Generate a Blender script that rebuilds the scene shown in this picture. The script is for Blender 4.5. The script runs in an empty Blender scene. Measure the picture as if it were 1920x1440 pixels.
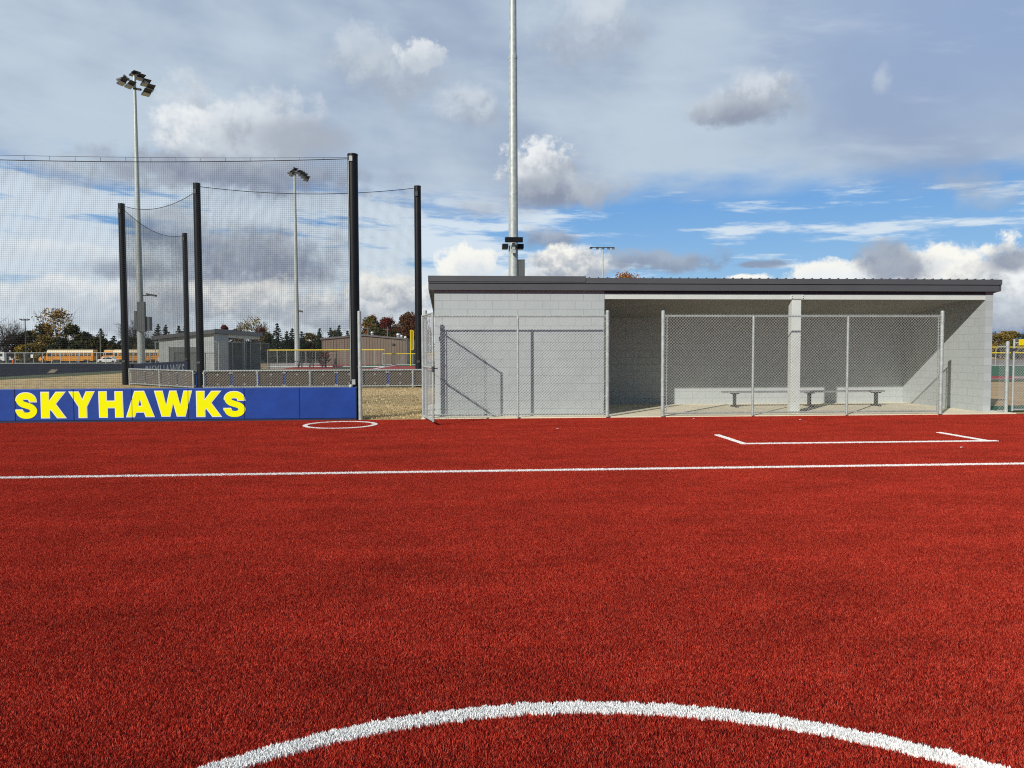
import bpy, bmesh, math, random
from mathutils import Vector, Matrix
from mathutils.geometry import tessellate_polygon
random.seed(7)
SC = bpy.context.scene
COL = SC.collection
# ---------------------------------------------------------------- camera, sun, sky, exposure
F = 1400.0; H = 1.64
YAW = math.radians(4.0); PITCH = math.atan(63/1400.0); ROLL = math.radians(0.15)
cam = bpy.data.objects.new('camera', bpy.data.cameras.new('camera')); COL.objects.link(cam)
cam.data.sensor_width = 36.0; cam.data.lens = 36.0*F/1920; cam.data.clip_end = 4000; cam.data.clip_start = 0.05
cam.matrix_world = Matrix.Translation((0, 0, H)) @ Matrix.Rotation(-YAW, 4, 'Z') @ Matrix.Rotation(math.pi/2-PITCH, 4, 'X') @ Matrix.Rotation(-ROLL, 4, 'Z')
SC.camera = cam
RM = cam.matrix_world.to_3x3()
def ray(px, py): return RM @ Vector(((px-960)/F, (720-py)/F, -1.0))
SUNV = Vector((0.80, 1.0, -0.687)).normalized()
sun = bpy.data.objects.new('sun', bpy.data.lights.new('sun', 'SUN')); COL.objects.link(sun)
sun.data.energy = 3.95; sun.data.angle = math.radians(0.6); sun.data.color = (1.0, 0.95, 0.87)
sun.rotation_euler = SUNV.to_track_quat('-Z', 'Y').to_euler()
sun.location = (-30, -40, 40)
SC.view_settings.view_transform = 'Standard'; SC.view_settings.look = 'None'
SC.view_settings.exposure = 0.0; SC.view_settings.gamma = 1.0; SC.view_settings.use_curve_mapping = False
SC.cycles.use_denoising = False; SC.cycles.filter_width = 1.1
SC.render.resolution_x = 1024; SC.render.resolution_y = 768

def lin(r, g, b):
    f = lambda c: (c/255/12.92) if c/255 <= 0.04045 else ((c/255+0.055)/1.055)**2.4
    return (f(r), f(g), f(b), 1.0)

def build_world():
    w = bpy.data.worlds.new('World'); SC.world = w; w.use_nodes = True
    nt = w.node_tree; N = nt.nodes; L = nt.links; N.clear()
    def mth(op, a, b=None, c=None):
        n = N.new('ShaderNodeMath'); n.operation = op
        for i, v in enumerate((a, b, c)):
            if v is None: continue
            if isinstance(v, (int, float)): n.inputs[i].default_value = v
            else: L.new(v, n.inputs[i])
        return n.outputs[0]
    def vm(op, a, b=None):
        n = N.new('ShaderNodeVectorMath'); n.operation = op
        for i, v in enumerate((a, b)):
            if v is None: continue
            if isinstance(v, (tuple, list)): n.inputs[i].default_value = v
            else: L.new(v, n.inputs[i])
        return n
    def comb(x, y, z=0.0):
        n = N.new('ShaderNodeCombineXYZ')
        for i, v in enumerate((x, y, z)):
            if isinstance(v, (int, float)): n.inputs[i].default_value = v
            else: L.new(v, n.inputs[i])
        return n.outputs[0]
    def noise(vec, scale, det=5, rough=0.55, off=None):
        n = N.new('ShaderNodeTexNoise'); n.inputs['Scale'].default_value = scale
        n.inputs['Detail'].default_value = det; n.inputs['Roughness'].default_value = rough
        if off: vec = vm('ADD', vec, off).outputs[0]
        L.new(vec, n.inputs['Vector']); return n.outputs['Fac']
    def sm(v, a, b, to0=0.0, to1=1.0):
        n = N.new('ShaderNodeMapRange'); n.interpolation_type = 'SMOOTHSTEP'
        L.new(v, n.inputs[0]); n.inputs[1].default_value = a; n.inputs[2].default_value = b
        n.inputs[3].default_value = to0; n.inputs[4].default_value = to1
        return n.outputs[0]
    def mix(f, a, b):
        n = N.new('ShaderNodeMix'); n.data_type = 'RGBA'
        if isinstance(f, (int, float)): n.inputs[0].default_value = f
        else: L.new(f, n.inputs[0])
        for i, v in ((6, a), (7, b)):
            if isinstance(v, tuple): n.inputs[i].default_value = v
            else: L.new(v, n.inputs[i])
        return n.outputs[2]
    tc = N.new('ShaderNodeTexCoord'); D = vm('NORMALIZE', tc.outputs['Generated']).outputs[0]
    s = N.new('ShaderNodeSeparateXYZ'); L.new(D, s.inputs[0])
    az = mth('MULTIPLY', mth('ARCTAN2', s.outputs[0], s.outputs[1]), 57.2958)
    el = mth('MULTIPLY', mth('ARCSINE', s.outputs[2]), 57.2958)
    P = comb(az, el)                                    # degrees in the sky dome
    sky = N.new('ShaderNodeTexSky'); sky.sky_type = 'NISHITA'; sky.sun_disc = False
    sky.sun_elevation = math.asin(-SUNV.z); sky.sun_rotation = math.atan2(-SUNV.x, -SUNV.y)
    sky.air_density = 1.0; sky.dust_density = 0.6; sky.ozone_density = 1.5
    nis = vm('SCALE', sky.outputs[0]); nis.inputs['Scale'].default_value = 0.10
    def azel(px, py):
        d = ray(px, py).normalized(); return math.degrees(math.atan2(d.x, d.y)), math.degrees(math.asin(d.z))
    K = 57.2958/1400
    # clear blue between the clouds
    blue = mix(sm(el, 0, 16), lin(150, 195, 232), lin(84, 150, 220))
    base = mix(0.85, nis.outputs[0], blue)
    # domain warp
    wx = noise(P, 0.16, 4, 0.5, (11, 3, 5)); wy = noise(P, 0.2, 4, 0.5, (31, 73, 5))
    W = comb(mth('ADD', az, mth('MULTIPLY', mth('SUBTRACT', wx, 0.5), 3.2)), mth('ADD', el, mth('MULTIPLY', mth('SUBTRACT', wy, 0.5), 2.0)))
    # long flat streaks of thin cloud low down
    st = comb(mth('MULTIPLY', az, 0.14), mth('ADD', mth('MULTIPLY', el, 1.0), mth('MULTIPLY', az, 0.03)))
    stn = noise(st, 0.85, 7, 0.62, (2.3, 9.1, 1))
    amt_l = sm(az, 14, -4)                               # more streaks to the left
    thr = mth('ADD', stn, mth('MULTIPLY', amt_l, 0.19))
    streak = sm(thr, 0.52, 0.68)
    streak = mth('MULTIPLY', streak, sm(el, 14.0, 11.0))
    c = mix(mth('MULTIPLY', streak, 0.85), base, lin(222, 233, 241))
    # veil of high cloud, with its lower edge sloping as in the photo
    edge = mth('ADD', mth('MULTIPLY', sm(az, -30, 10), -1.0), 11.6)
    edge = mth('ADD', edge, mth('MULTIPLY', sm(az, 6, 20), 1.2))
    edge = mth('ADD', edge, mth('MULTIPLY', sm(az, 20, 42), -1.6))
    vn = noise(comb(mth('MULTIPLY', az, 0.35), el), 0.28, 6, 0.55, (5, 1, 7))
    vd = mth('ADD', mth('SUBTRACT', el, edge), mth('MULTIPLY', mth('SUBTRACT', vn, 0.5), 6.0))
    veil = sm(vd, -1.0, 2.2)
    big = noise(comb(mth('MULTIPLY', az, 0.5), mth('ADD', el, mth('MULTIPLY', az, 0.08))), 0.13, 5, 0.5, (3, 8, 2))
    vc = mix(sm(big, 0.34, 0.66), lin(156, 172, 196), lin(192, 207, 220))
    vc = mix(mth('MULTIPLY', sm(az, 12, 40), sm(el, 10, 20)), vc, lin(150, 171, 205))
    fib = noise(comb(mth('MULTIPLY', az, 0.2), mth('ADD', el, mth('MULTIPLY', az, 0.12))), 0.6, 8, 0.6, (7, 7, 7))
    vc = mix(mth('MULTIPLY', sm(fib, 0.5, 0.8), 0.35), vc, lin(208, 219, 230))
    c = mix(mth('MULTIPLY', veil, 0.96), c, vc)
    # clear slots low in the right half
    # pale wash low on the left
    wash = mth('MULTIPLY', sm(el, 7.5, 2.0), sm(az, 10, -6))
    c = mix(mth('MULTIPLY', wash, 0.75), c, lin(212, 222, 230))
    # slate blue at the foot of the sky on the right
    c = mix(mth('MULTIPLY', sm(el, 3.2, 1.0), sm(az, 26, 34)), c, lin(108, 138, 182))
    # heap clouds: px, py, half width, half height, opacity, top colour, base colour
    n1 = noise(P, 0.42, 8, 0.62, (1, 2, 3)); n2 = noise(P, 0.75, 7, 0.6, (41, 12, 3))
    nn = mth('SUBTRACT', n1, 0.5); nb = mth('SUBTRACT', n2, 0.5)
    WH = lin(240, 243, 244); CR = lin(250, 249, 242); G1 = lin(168, 177, 190); G2 = lin(140, 150, 170); G3 = lin(196, 206, 216); PL = lin(214, 222, 230)
    clouds = [
     (350, 240, 60, 90, .75, PL, G1), (430, 262, 100, 60, .8, WH, G3), (505, 235, 110, 55, .9, PL, G1), (575, 262, 80, 38, .85, G1, G1),
     (680, 95, 60, 55, .6, PL, G3), (735, 135, 120, 50, .6, G3, G1), (790, 105, 40, 28, .7, WH, G3), (880, 205, 60, 42, .65, PL, G1),
     (1105, 55, 110, 70, .5, PL, G1), (1130, 15, 50, 28, .4, PL, PL),
     (1350, 200, 85, 30, .85, G3, G1), (1425, 178, 80, 40, .85, PL, G1), (1390, 212, 90, 22, .8, G1, G2), (1668, 148, 14, 24, .45, PL, G3),
     (1015, 325, 62, 50, .95, WH, G1), (1040, 362, 100, 34, .95, G1, G2), (1110, 355, 80, 32, .85, G3, G1), (900, 385, 60, 20, .5, G3, G1),
     (430, 325, 260, 34, .9, G1, G2), (500, 490, 160, 62, .95, G1, G2), (330, 430, 100, 40, .75, G3, G2), (240, 505, 90, 22, .7, G1, G2),
     (180, 330, 160, 26, .5, G3, G1),
     (1815, 340, 40, 22, .5, G1, G1), (1850, 375, 50, 20, .4, G3, G1),
     (1025, 452, 65, 22, .85, G1, G2), (1225, 488, 120, 24, .85, G1, G2), (1420, 496, 60, 7, .8, G2, G2),
     (875, 500, 62, 34, .95, CR, PL), (1055, 500, 75, 38, 1., CR, G1), (985, 520, 55, 25, .8, WH, G1), (740, 545, 75, 45, .85, CR, G1),
     (640, 590, 90, 30, .8, WH, G1), (1395, 524, 40, 11, 1., CR, WH), (1560, 510, 90, 24, .95, CR, WH),
     (110, 555, 120, 26, .7, WH, G3), (330, 560, 110, 30, .7, WH, G1), (90, 470, 130, 18, .5, WH, PL), (230, 600, 150, 22, .6, G3, G1),
     (520, 565, 140, 34, .7, CR, G1), (800, 600, 70, 25, .7, WH, G1),
     (1790, 530, 110, 55, 1., CR, PL), (1880, 530, 90, 62, 1., CR, G1), (1950, 560, 90, 60, 1., WH, G1), (1880, 585, 80, 28, .9, PL, G1),
     (1655, 485, 48, 30, .95, G1, G2), (1700, 505, 60, 24, .9, G1, G2), (1900, 480, 34, 22, .9, G1, G2),
    ]
    for i, (px, py, hw, hh, op, top, bot) in enumerate(clouds):
        a0, e0 = azel(px, py); rx = hw*K*1.25; ry = hh*K*1.25
        q = vm('MULTIPLY', vm('SUBTRACT', W if i % 3 else P, (a0, e0, 0)).outputs[0], (1/rx, 1/ry, 0))
        r = vm('LENGTH', q.outputs[0]).outputs['Value']
        d = mth('ADD', mth('SUBTRACT', 1.0, r), mth('MULTIPLY', nn if i % 2 else nb, 1.9 if top in (CR, WH) else 1.5))
        m = mth('MULTIPLY', sm(d, 0.05, 0.45 if top in (CR, WH) else 0.7), op)
        sy = N.new('ShaderNodeSeparateXYZ'); L.new(q.outputs[0], sy.inputs[0])
        h = mth('ADD', mth('ADD', sy.outputs[1], mth('MULTIPLY', sy.outputs[0], -0.25)), mth('MULTIPLY', nb if i % 2 else nn, 3.0))
        c = mix(m, c, mix(sm(h, -0.6, 0.75), bot, top))
    c = mix(sm(s.outputs[1], 0.35, -0.15), c, lin(112, 135, 162))     # unseen sky behind the camera, darkened to cut fill light in the dugout
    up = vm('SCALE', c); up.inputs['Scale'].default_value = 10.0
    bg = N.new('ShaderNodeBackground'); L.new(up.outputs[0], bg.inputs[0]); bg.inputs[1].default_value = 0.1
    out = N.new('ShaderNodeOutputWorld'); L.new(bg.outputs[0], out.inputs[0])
    try: w.cycles.sampling_method = 'MANUAL'; w.cycles.sample_map_resolution = 1024
    except Exception: pass
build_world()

# ---------------------------------------------------------------- helpers
def terrain(y):
    return -0.0078*max(0.0, min(y, 180.0)-45.0)
def at(px, py, Y):
    d = ray(px, py); t = Y/d.y; return Vector((d.x*t, Y, H+d.z*t))
def gnd(px, py):
    Y = 30.0
    for _ in range(60):
        d = ray(px, py); t = (terrain(Y)-H)/d.z; Y = 0.5*Y+0.5*d.y*t
    return Vector((d.x*t, Y, terrain(Y)))
ORG = {}
def tag(o, label=None, cat=None, group=None, kind=None):
    if label: o['label'] = label
    if cat: o['category'] = cat
    if group: o['group'] = group
    if kind: o['kind'] = kind
    return o
def empty(name, loc, label, cat, group=None):
    o = bpy.data.objects.new(name, None); COL.objects.link(o); o.location = loc
    o.empty_display_size = 0.2
    ORG[o] = Vector(loc); return tag(o, label, cat, group)
class MB:
    def __init__(s): s.v = []; s.f = []; s.c = None; s.parts = []
    def add(s, vs, fs):
        s.parts.append((list(vs), list(fs))); n = len(s.v); s.v += [tuple(v) for v in vs]; s.f += [tuple(i+n for i in f) for f in fs]
    def box(s, x0, x1, y0, y1, z0, z1):
        s.add([(x0,y0,z0),(x1,y0,z0),(x1,y1,z0),(x0,y1,z0),(x0,y0,z1),(x1,y0,z1),(x1,y1,z1),(x0,y1,z1)],
              [(0,3,2,1),(4,5,6,7),(0,1,5,4),(1,2,6,5),(2,3,7,6),(3,0,4,7)])
    def obox(s, c, sz, rx=0, ry=0, rz=0):
        M = Matrix.Translation(c) @ Matrix.Rotation(rz,4,'Z') @ Matrix.Rotation(ry,4,'Y') @ Matrix.Rotation(rx,4,'X')
        a, b, d = sz[0]/2, sz[1]/2, sz[2]/2
        s.add([M @ Vector(p) for p in [(-a,-b,-d),(a,-b,-d),(a,b,-d),(-a,b,-d),(-a,-b,d),(a,-b,d),(a,b,d),(-a,b,d)]],
              [(0,3,2,1),(4,5,6,7),(0,1,5,4),(1,2,6,5),(2,3,7,6),(3,0,4,7)])
    def tube(s, a, b, r0, r1=None, n=8, cap=True):
        a = Vector(a); b = Vector(b); r1 = r0 if r1 is None else r1
        d = (b-a).normalized(); u = d.orthogonal().normalized(); w = d.cross(u)
        vs = []
        for p, r in ((a, r0), (b, r1)):
            for k in range(n):
                t = 2*math.pi*k/n; vs.append(p+u*math.cos(t)*r+w*math.sin(t)*r)
        fs = [(k, (k+1) % n, n+(k+1) % n, n+k) for k in range(n)]
        if cap:                                        # caps have rims of their own, so the sides shade cleanly
            vs += vs[:2*n]; fs += [tuple(range(2*n, 3*n))[::-1], tuple(range(3*n, 4*n))]
        s.add(vs, fs)
    def path(s, pts, r, n=6):
        for a, b in zip(pts[:-1], pts[1:]): s.tube(a, b, r, r, n, False)
    def sphere(s, c, r, n=10, m=6, sz=1.0):
        c = Vector(c); vs = []; fs = []
        for j in range(m+1):
            ph = math.pi*j/m
            for k in range(n):
                t = 2*math.pi*k/n; vs.append(c+Vector((r*math.sin(ph)*math.cos(t), r*math.sin(ph)*math.sin(t), r*sz*math.cos(ph))))
        for j in range(m):
            for k in range(n): fs.append((j*n+k, (j+1)*n+k, (j+1)*n+(k+1) % n, j*n+(k+1) % n))
        s.add(vs, fs)
    def prism(s, poly, axis, a, b):
        # poly: 2D points; axis 'y' -> (x,z) extruded along y, 'x' -> (y,z) along x
        n = len(poly); mk = (lambda p, t: (p[0], t, p[1])) if axis == 'y' else (lambda p, t: (t, p[0], p[1]))
        s.add([mk(p, a) for p in poly]+[mk(p, b) for p in poly], [tuple(range(n)), tuple(range(n, 2*n))[::-1]]+[(i, n+i, n+(i+1) % n, (i+1) % n) for i in range(n)])
    def build(s, name, mt, parent=None, smooth=False, bevel=0.0, cols=None):
        o0 = ORG.get(parent, Vector((0,0,0)))
        me = bpy.data.meshes.new(name)
        me.from_pydata([(v[0]-o0.x, v[1]-o0.y, v[2]-o0.z) for v in s.v], [], s.f); me.update()
        if cols:
            at_ = me.attributes.new('rnd', 'FLOAT', 'FACE'); at_.data.foreach_set('value', cols)
        me.materials.append(mt)
        if smooth: me.shade_smooth() if hasattr(me, 'shade_smooth') else [setattr(p, 'use_smooth', True) for p in me.polygons]
        o = bpy.data.objects.new(name, me); COL.objects.link(o)
        if parent: o.parent = parent
        ORG[o] = o0
        if bevel:
            m = o.modifiers.new('bevel', 'BEVEL'); m.width = bevel; m.segments = 2; m.limit_method = 'ANGLE'
        return o
def each(mb, name, mt, parent, per=1, **kw):
    out = []
    for i in range(0, len(mb.parts), per):
        b = MB()
        for vs_, fs_ in mb.parts[i:i+per]: b.add(vs_, fs_)
        out.append(b.build(name, mt, parent, **kw))
    return out
def kids(o): return [c for c in list(bpy.data.objects) if c.parent == o]
def dup(root, loc, label, group=None, rz=0, scale=None):
    r = root.copy(); COL.objects.link(r); r.location = loc; r.rotation_euler = (0, 0, rz); r['label'] = label
    if scale: r.scale = scale
    if group: r['group'] = group
    for ch in kids(root):
        c = ch.copy(); COL.objects.link(c); c.parent = r
        for g in kids(ch):
            d = g.copy(); COL.objects.link(d); d.parent = c
    return r

# ---------------------------------------------------------------- materials
def mat(name, col, rough=0.7, metal=0.0, var=0.12, scale=3.0, bump=0.0, bscale=60.0, spec=0.5, col2=None, stretch=None, coat=0):
    m = bpy.data.materials.new(name); m.use_nodes = True; nt = m.node_tree; N = nt.nodes; L = nt.links
    b = N['Principled BSDF']; b.inputs['Roughness'].default_value = rough; b.inputs['Metallic'].default_value = metal
    b.inputs['Specular IOR Level'].default_value = spec
    if coat: b.inputs['Coat Weight'].default_value = coat
    tc = N.new('ShaderNodeTexCoord'); vec = tc.outputs['Object']
    if stretch:
        mp = N.new('ShaderNodeMapping'); mp.inputs['Scale'].default_value = stretch; L.new(vec, mp.inputs[0]); vec = mp.outputs[0]
    n = N.new('ShaderNodeTexNoise'); n.inputs['Scale'].default_value = scale; n.inputs['Detail'].default_value = 6; L.new(vec, n.inputs['Vector'])
    r = N.new('ShaderNodeMapRange'); r.inputs[1].default_value = 0.3; r.inputs[2].default_value = 0.7; L.new(n.outputs['Fac'], r.inputs[0])
    mx = N.new('ShaderNodeMix'); mx.data_type = 'RGBA'; L.new(r.outputs[0], mx.inputs[0])
    c2 = col2 or tuple(min(1, c*(1+var)) for c in col[:3])
    c1 = col if col2 else tuple(c*(1-var) for c in col[:3])
    mx.inputs[6].default_value = (*c1[:3], 1); mx.inputs[7].default_value = (*c2[:3], 1)
    L.new(mx.outputs[2], b.inputs['Base Color'])
    if bump:
        n2 = N.new('ShaderNodeTexNoise'); n2.inputs['Scale'].default_value = bscale; n2.inputs['Detail'].default_value = 4; L.new(vec, n2.inputs['Vector'])
        bp = N.new('ShaderNodeBump'); bp.inputs['Strength'].default_value = bump; bp.inputs['Distance'].default_value = 0.01
        L.new(n2.outputs['Fac'], bp.inputs['Height']); L.new(bp.outputs[0], b.inputs['Normal'])
    return m
def block_mat(name, col, ax):
    m = bpy.data.materials.new(name); m.use_nodes = True; nt = m.node_tree; N = nt.nodes; L = nt.links
    b = N['Principled BSDF']; b.inputs['Roughness'].default_value = 0.75
    tc = N.new('ShaderNodeTexCoord'); s = N.new('ShaderNodeSeparateXYZ'); L.new(tc.outputs['Object'], s.inputs[0])
    cb = N.new('ShaderNodeCombineXYZ'); L.new(s.outputs[ax], cb.inputs[0]); L.new(s.outputs[2], cb.inputs[1])
    br = N.new('ShaderNodeTexBrick'); br.offset = 0.5; L.new(cb.outputs[0], br.inputs['Vector'])
    br.inputs['Scale'].default_value = 1.0; br.inputs['Brick Width'].default_value = 0.4064; br.inputs['Row Height'].default_value = 0.2032
    br.inputs['Mortar Size'].default_value = 0.006; br.inputs['Mortar Smooth'].default_value = 0.35; br.inputs['Bias'].default_value = 0.0
    c = Vector(col[:3])
    br.inputs['Color1'].default_value = (*(c*0.985), 1); br.inputs['Color2'].default_value = (*(c*1.012), 1); br.inputs['Mortar'].default_value = (*(c*0.92), 1)
    n = N.new('ShaderNodeTexNoise'); n.inputs['Scale'].default_value = 1.3; n.inputs['Detail'].default_value = 8; L.new(tc.outputs['Object'], n.inputs['Vector'])
    mr = N.new('ShaderNodeMapRange'); mr.inputs[3].default_value = 0.90; mr.inputs[4].default_value = 1.09; L.new(n.outputs['Fac'], mr.inputs[0])
    vm = N.new('ShaderNodeVectorMath'); vm.operation = 'SCALE'; L.new(br.outputs['Color'], vm.inputs[0]); L.new(mr.outputs[0], vm.inputs['Scale'])
    L.new(vm.outputs[0], b.inputs['Base Color'])
    n2 = N.new('ShaderNodeTexNoise'); n2.inputs['Scale'].default_value = 55; n2.inputs['Detail'].default_value = 6; L.new(tc.outputs['Object'], n2.inputs['Vector'])
    n3 = N.new('ShaderNodeTexNoise'); n3.inputs['Scale'].default_value = 4; L.new(tc.outputs['Object'], n3.inputs['Vector'])
    a = N.new('ShaderNodeMath'); a.operation = 'MULTIPLY_ADD'; L.new(n2.outputs['Fac'], a.inputs[0]); a.inputs[1].default_value = 0.35; 
    iv = N.new('ShaderNodeMath'); iv.operation = 'MULTIPLY_ADD'; L.new(br.outputs['Fac'], iv.inputs[0]); iv.inputs[1].default_value = -1.2; L.new(n3.outputs['Fac'], iv.inputs[2])
    L.new(iv.outputs[0], a.inputs[2])
    bp = N.new('ShaderNodeBump'); bp.inputs['Strength'].default_value = 0.7; bp.inputs['Distance'].default_value = 0.006
    L.new(a.outputs[0], bp.inputs['Height']); L.new(bp.outputs[0], b.inputs['Normal'])
    return m
def leaf_mat(name, c1, c2, c3=None):
    m = bpy.data.materials.new(name); m.use_nodes = True; nt = m.node_tree; N = nt.nodes; L = nt.links
    b = N['Principled BSDF']; b.inputs['Roughness'].default_value = 0.8; b.inputs['Specular IOR Level'].default_value = 0.2
    a = N.new('ShaderNodeAttribute'); a.attribute_name = 'rnd'
    cr = N.new('ShaderNodeValToRGB'); L.new(a.outputs['Fac'], cr.inputs[0])
    cr.color_ramp.elements[0].color = (*c1, 1); cr.color_ramp.elements[1].color = (*(c3 or c2), 1)
    e = cr.color_ramp.elements.new(0.5); e.color = (*c2, 1)
    L.new(cr.outputs[0], b.inputs['Base Color']); return m
M = {}
WC = (0.435, 0.475, 0.475)
M['block_x'] = block_mat('painted_block_front', WC, 0); M['block_y'] = block_mat('painted_block_side', WC, 1)
M['galv'] = mat('galvanised_steel', (0.45, 0.49, 0.465), 0.45, 0.22, 0.18, 9.0, 0.1, 80)
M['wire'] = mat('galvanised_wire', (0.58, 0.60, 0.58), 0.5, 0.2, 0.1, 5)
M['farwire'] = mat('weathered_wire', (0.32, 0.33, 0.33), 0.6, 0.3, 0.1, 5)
M['black'] = mat('black_powder_coat', (0.010, 0.011, 0.013), 0.42, 0.0, 0.2, 4, spec=0.25)
M['net'] = mat('black_twine', (0.02, 0.022, 0.025), 0.8, 0, 0.1, 4)
M['fascia'] = mat('charcoal_steel_trim', (0.085, 0.088, 0.095), 0.45, 0.0, 0.06, 2.0, 0.03, 8)
M['roof'] = mat('charcoal_roof_panel', (0.07, 0.072, 0.078), 0.5, 0.0, 0.1, 2.0)
M['soffit'] = mat('plywood_ceiling_paint', (0.27, 0.28, 0.275), 0.8, 0, 0.08, 1.2)
M['beam'] = mat('white_painted_steel', (0.62, 0.66, 0.62), 0.5, 0, 0.05, 3)
M['slab'] = mat('broom_finished_concrete', (0.84, 0.76, 0.56), 0.85, 0, 0.10, 2.5, 0.3, 90)
M['pad'] = mat('royal_blue_vinyl', (0.014, 0.056, 0.29), 0.45, 0, 0.14, 1.6, 0.5, 5, spec=0.3)
M['padedge'] = mat('grey_blue_vinyl_edge', (0.16, 0.19, 0.30), 0.5, 0, 0.1, 2)
M['yellow'] = mat('yellow_vinyl', (0.93, 0.93, 0.0), 0.6, 0, 0.02, 2, spec=0.1)
M['white'] = mat('white_vinyl', (0.80, 0.80, 0.78), 0.5, 0, 0.02, 2)
M['seam'] = mat('dark_seam', (0.01, 0.015, 0.06), 0.7)
M['alu'] = mat('aluminium', (0.45, 0.46, 0.46), 0.4, 0.6, 0.1, 5)
M['dsteel'] = mat('dark_steel', (0.07, 0.075, 0.075), 0.5, 0.3, 0.15, 5)
M['cab'] = mat('grey_green_cabinet', (0.10, 0.115, 0.115), 0.5, 0.1, 0.1, 4)
M['lens'] = mat('lamp_glass', (0.45, 0.47, 0.44), 0.2, 0.3, 0.1, 4)
M['asphalt'] = mat('asphalt', (0.026, 0.027, 0.034), 0.95, 0, 0.25, 0.25, 0.3, 30, spec=0.05)
M['plywood'] = mat('weathered_plywood', (0.085, 0.066, 0.045), 0.85, 0, 0.25, 4, stretch=(1, 1, 6))
M['navy'] = mat('navy_vinyl', (0.018, 0.03, 0.11), 0.5, 0, 0.1, 2)
M['bus'] = mat('school_bus_yellow', (0.85, 0.33, 0.012), 0.4, 0, 0.06, 1.0)
M['busroof'] = mat('bus_roof_cream', (0.72, 0.60, 0.36), 0.5, 0, 0.05, 1.0)
M['glass'] = mat('dark_glass', (0.02, 0.025, 0.03), 0.08, 0, 0.1, 2, spec=0.8)
M['tyre'] = mat('rubber', (0.015, 0.015, 0.016), 0.8)
M['vanw'] = mat('white_van_paint', (0.72, 0.72, 0.70), 0.35, 0, 0.03, 1)
M['brown'] = mat('tan_brown_metal_siding', (0.20, 0.155, 0.115), 0.55, 0.1, 0.06, 1.0)
M['fyellow'] = mat('yellow_fence_cap', (0.72, 0.52, 0.01), 0.5, 0, 0.05, 3)
M['signy'] = mat('bright_yellow_plastic', (0.80, 0.62, 0.0), 0.45, 0, 0.03, 3)
M['bark'] = mat('bark', (0.07, 0.06, 0.05), 0.9, 0, 0.3, 3)
M['farwood'] = mat('grey_wood_pole', (0.16, 0.145, 0.125), 0.9, 0, 0.2, 3)
M['redturf2'] = mat('far_red_turf', (0.33, 0.035, 0.025), 0.9, 0, 0.12, 0.4)
M['greenturf'] = mat('green_turf', (0.035, 0.11, 0.045), 0.9, 0, 0.15, 0.4, 0.2, 30)
M['grass'] = mat('green_lawn', (0.05, 0.075, 0.022), 0.9, 0, 0.3, 0.7, 0.5, 14, col2=(0.10, 0.10, 0.035))
M['drygrass'] = mat('dry_tan_soil', (0.26, 0.19, 0.10), 0.95, 0, 0.3, 0.9, 0.6, 12)
M['lightsoil'] = mat('pale_gravel', (0.36, 0.31, 0.25), 0.95, 0, 0.2, 0.5)
M['shingle'] = mat('grey_roof_shingle', (0.15, 0.14, 0.14), 0.8)
M['orange'] = mat('orange_plastic', (0.75, 0.16, 0.03), 0.5)

# ---------------------------------------------------------------- ground
def ground_mat():
    m = bpy.data.materials.new('dormant_grass_and_soil'); m.use_nodes = True; nt = m.node_tree; N = nt.nodes; L = nt.links
    b = N['Principled BSDF']; b.inputs['Roughness'].default_value = 0.95; b.inputs['Specular IOR Level'].default_value = 0.1
    g = N.new('ShaderNodeNewGeometry')
    def noi(sc, det=6, ro=0.6, st=(1, 1, 1)):
        mp = N.new('ShaderNodeMapping'); mp.inputs['Scale'].default_value = st; L.new(g.outputs['Position'], mp.inputs[0])
        n = N.new('ShaderNodeTexNoise'); n.inputs['Scale'].default_value = sc; n.inputs['Detail'].default_value = det; n.inputs['Roughness'].default_value = ro
        L.new(mp.outputs[0], n.inputs['Vector']); return n.outputs['Fac']
    cr = N.new('ShaderNodeValToRGB'); L.new(noi(3.5, 10, 0.8), cr.inputs[0])
    E = cr.color_ramp.elements; E[0].position = 0.36; E[0].color = (0.07, 0.045, 0.022, 1); E[1].position = 0.62; E[1].color = (0.90, 0.68, 0.36, 1)
    e = E.new(0.47); e.color = (0.58, 0.42, 0.21, 1)
    cr2 = N.new('ShaderNodeValToRGB'); L.new(noi(0.55, 5, 0.6, (0.45, 1.3, 1)), cr2.inputs[0])
    E = cr2.color_ramp.elements; E[0].position = 0.38; E[0].color = (0.42, 0.42, 0.36, 1); E[1].position = 0.6; E[1].color = (1, 1, 1, 1)
    mx = N.new('ShaderNodeMix'); mx.data_type = 'RGBA'; mx.blend_type = 'MULTIPLY'; mx.inputs[0].default_value = 0.6
    L.new(cr.outputs[0], mx.inputs[6]); L.new(cr2.outputs[0], mx.inputs[7])
    L.new(mx.outputs[2], b.inputs['Base Color'])
    bp = N.new('ShaderNodeBump'); bp.inputs['Strength'].default_value = 1.0; bp.inputs['Distance'].default_value = 0.05
    L.new(noi(9, 6, 0.7), bp.inputs['Height']); L.new(bp.outputs[0], b.inputs['Normal'])
    return m
gm = MB()
ys = [-60, 0, 17.9, 30, 45, 60, 90, 120, 150, 180, 300, 700, 2500]; xs = [-2500, -700, -250, -100, -40, -15, 0, 15, 40, 100, 250, 700, 2500]
for y in ys:
    for x in xs: gm.v.append((x, y, terrain(y)-0.012))
nx = len(xs)
for j in range(len(ys)-1):
    for i in range(nx-1): gm.f.append((j*nx+i, j*nx+i+1, (j+1)*nx+i+1, (j+1)*nx+i))
tag(gm.build('ground', ground_mat()), kind='structure')
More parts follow.
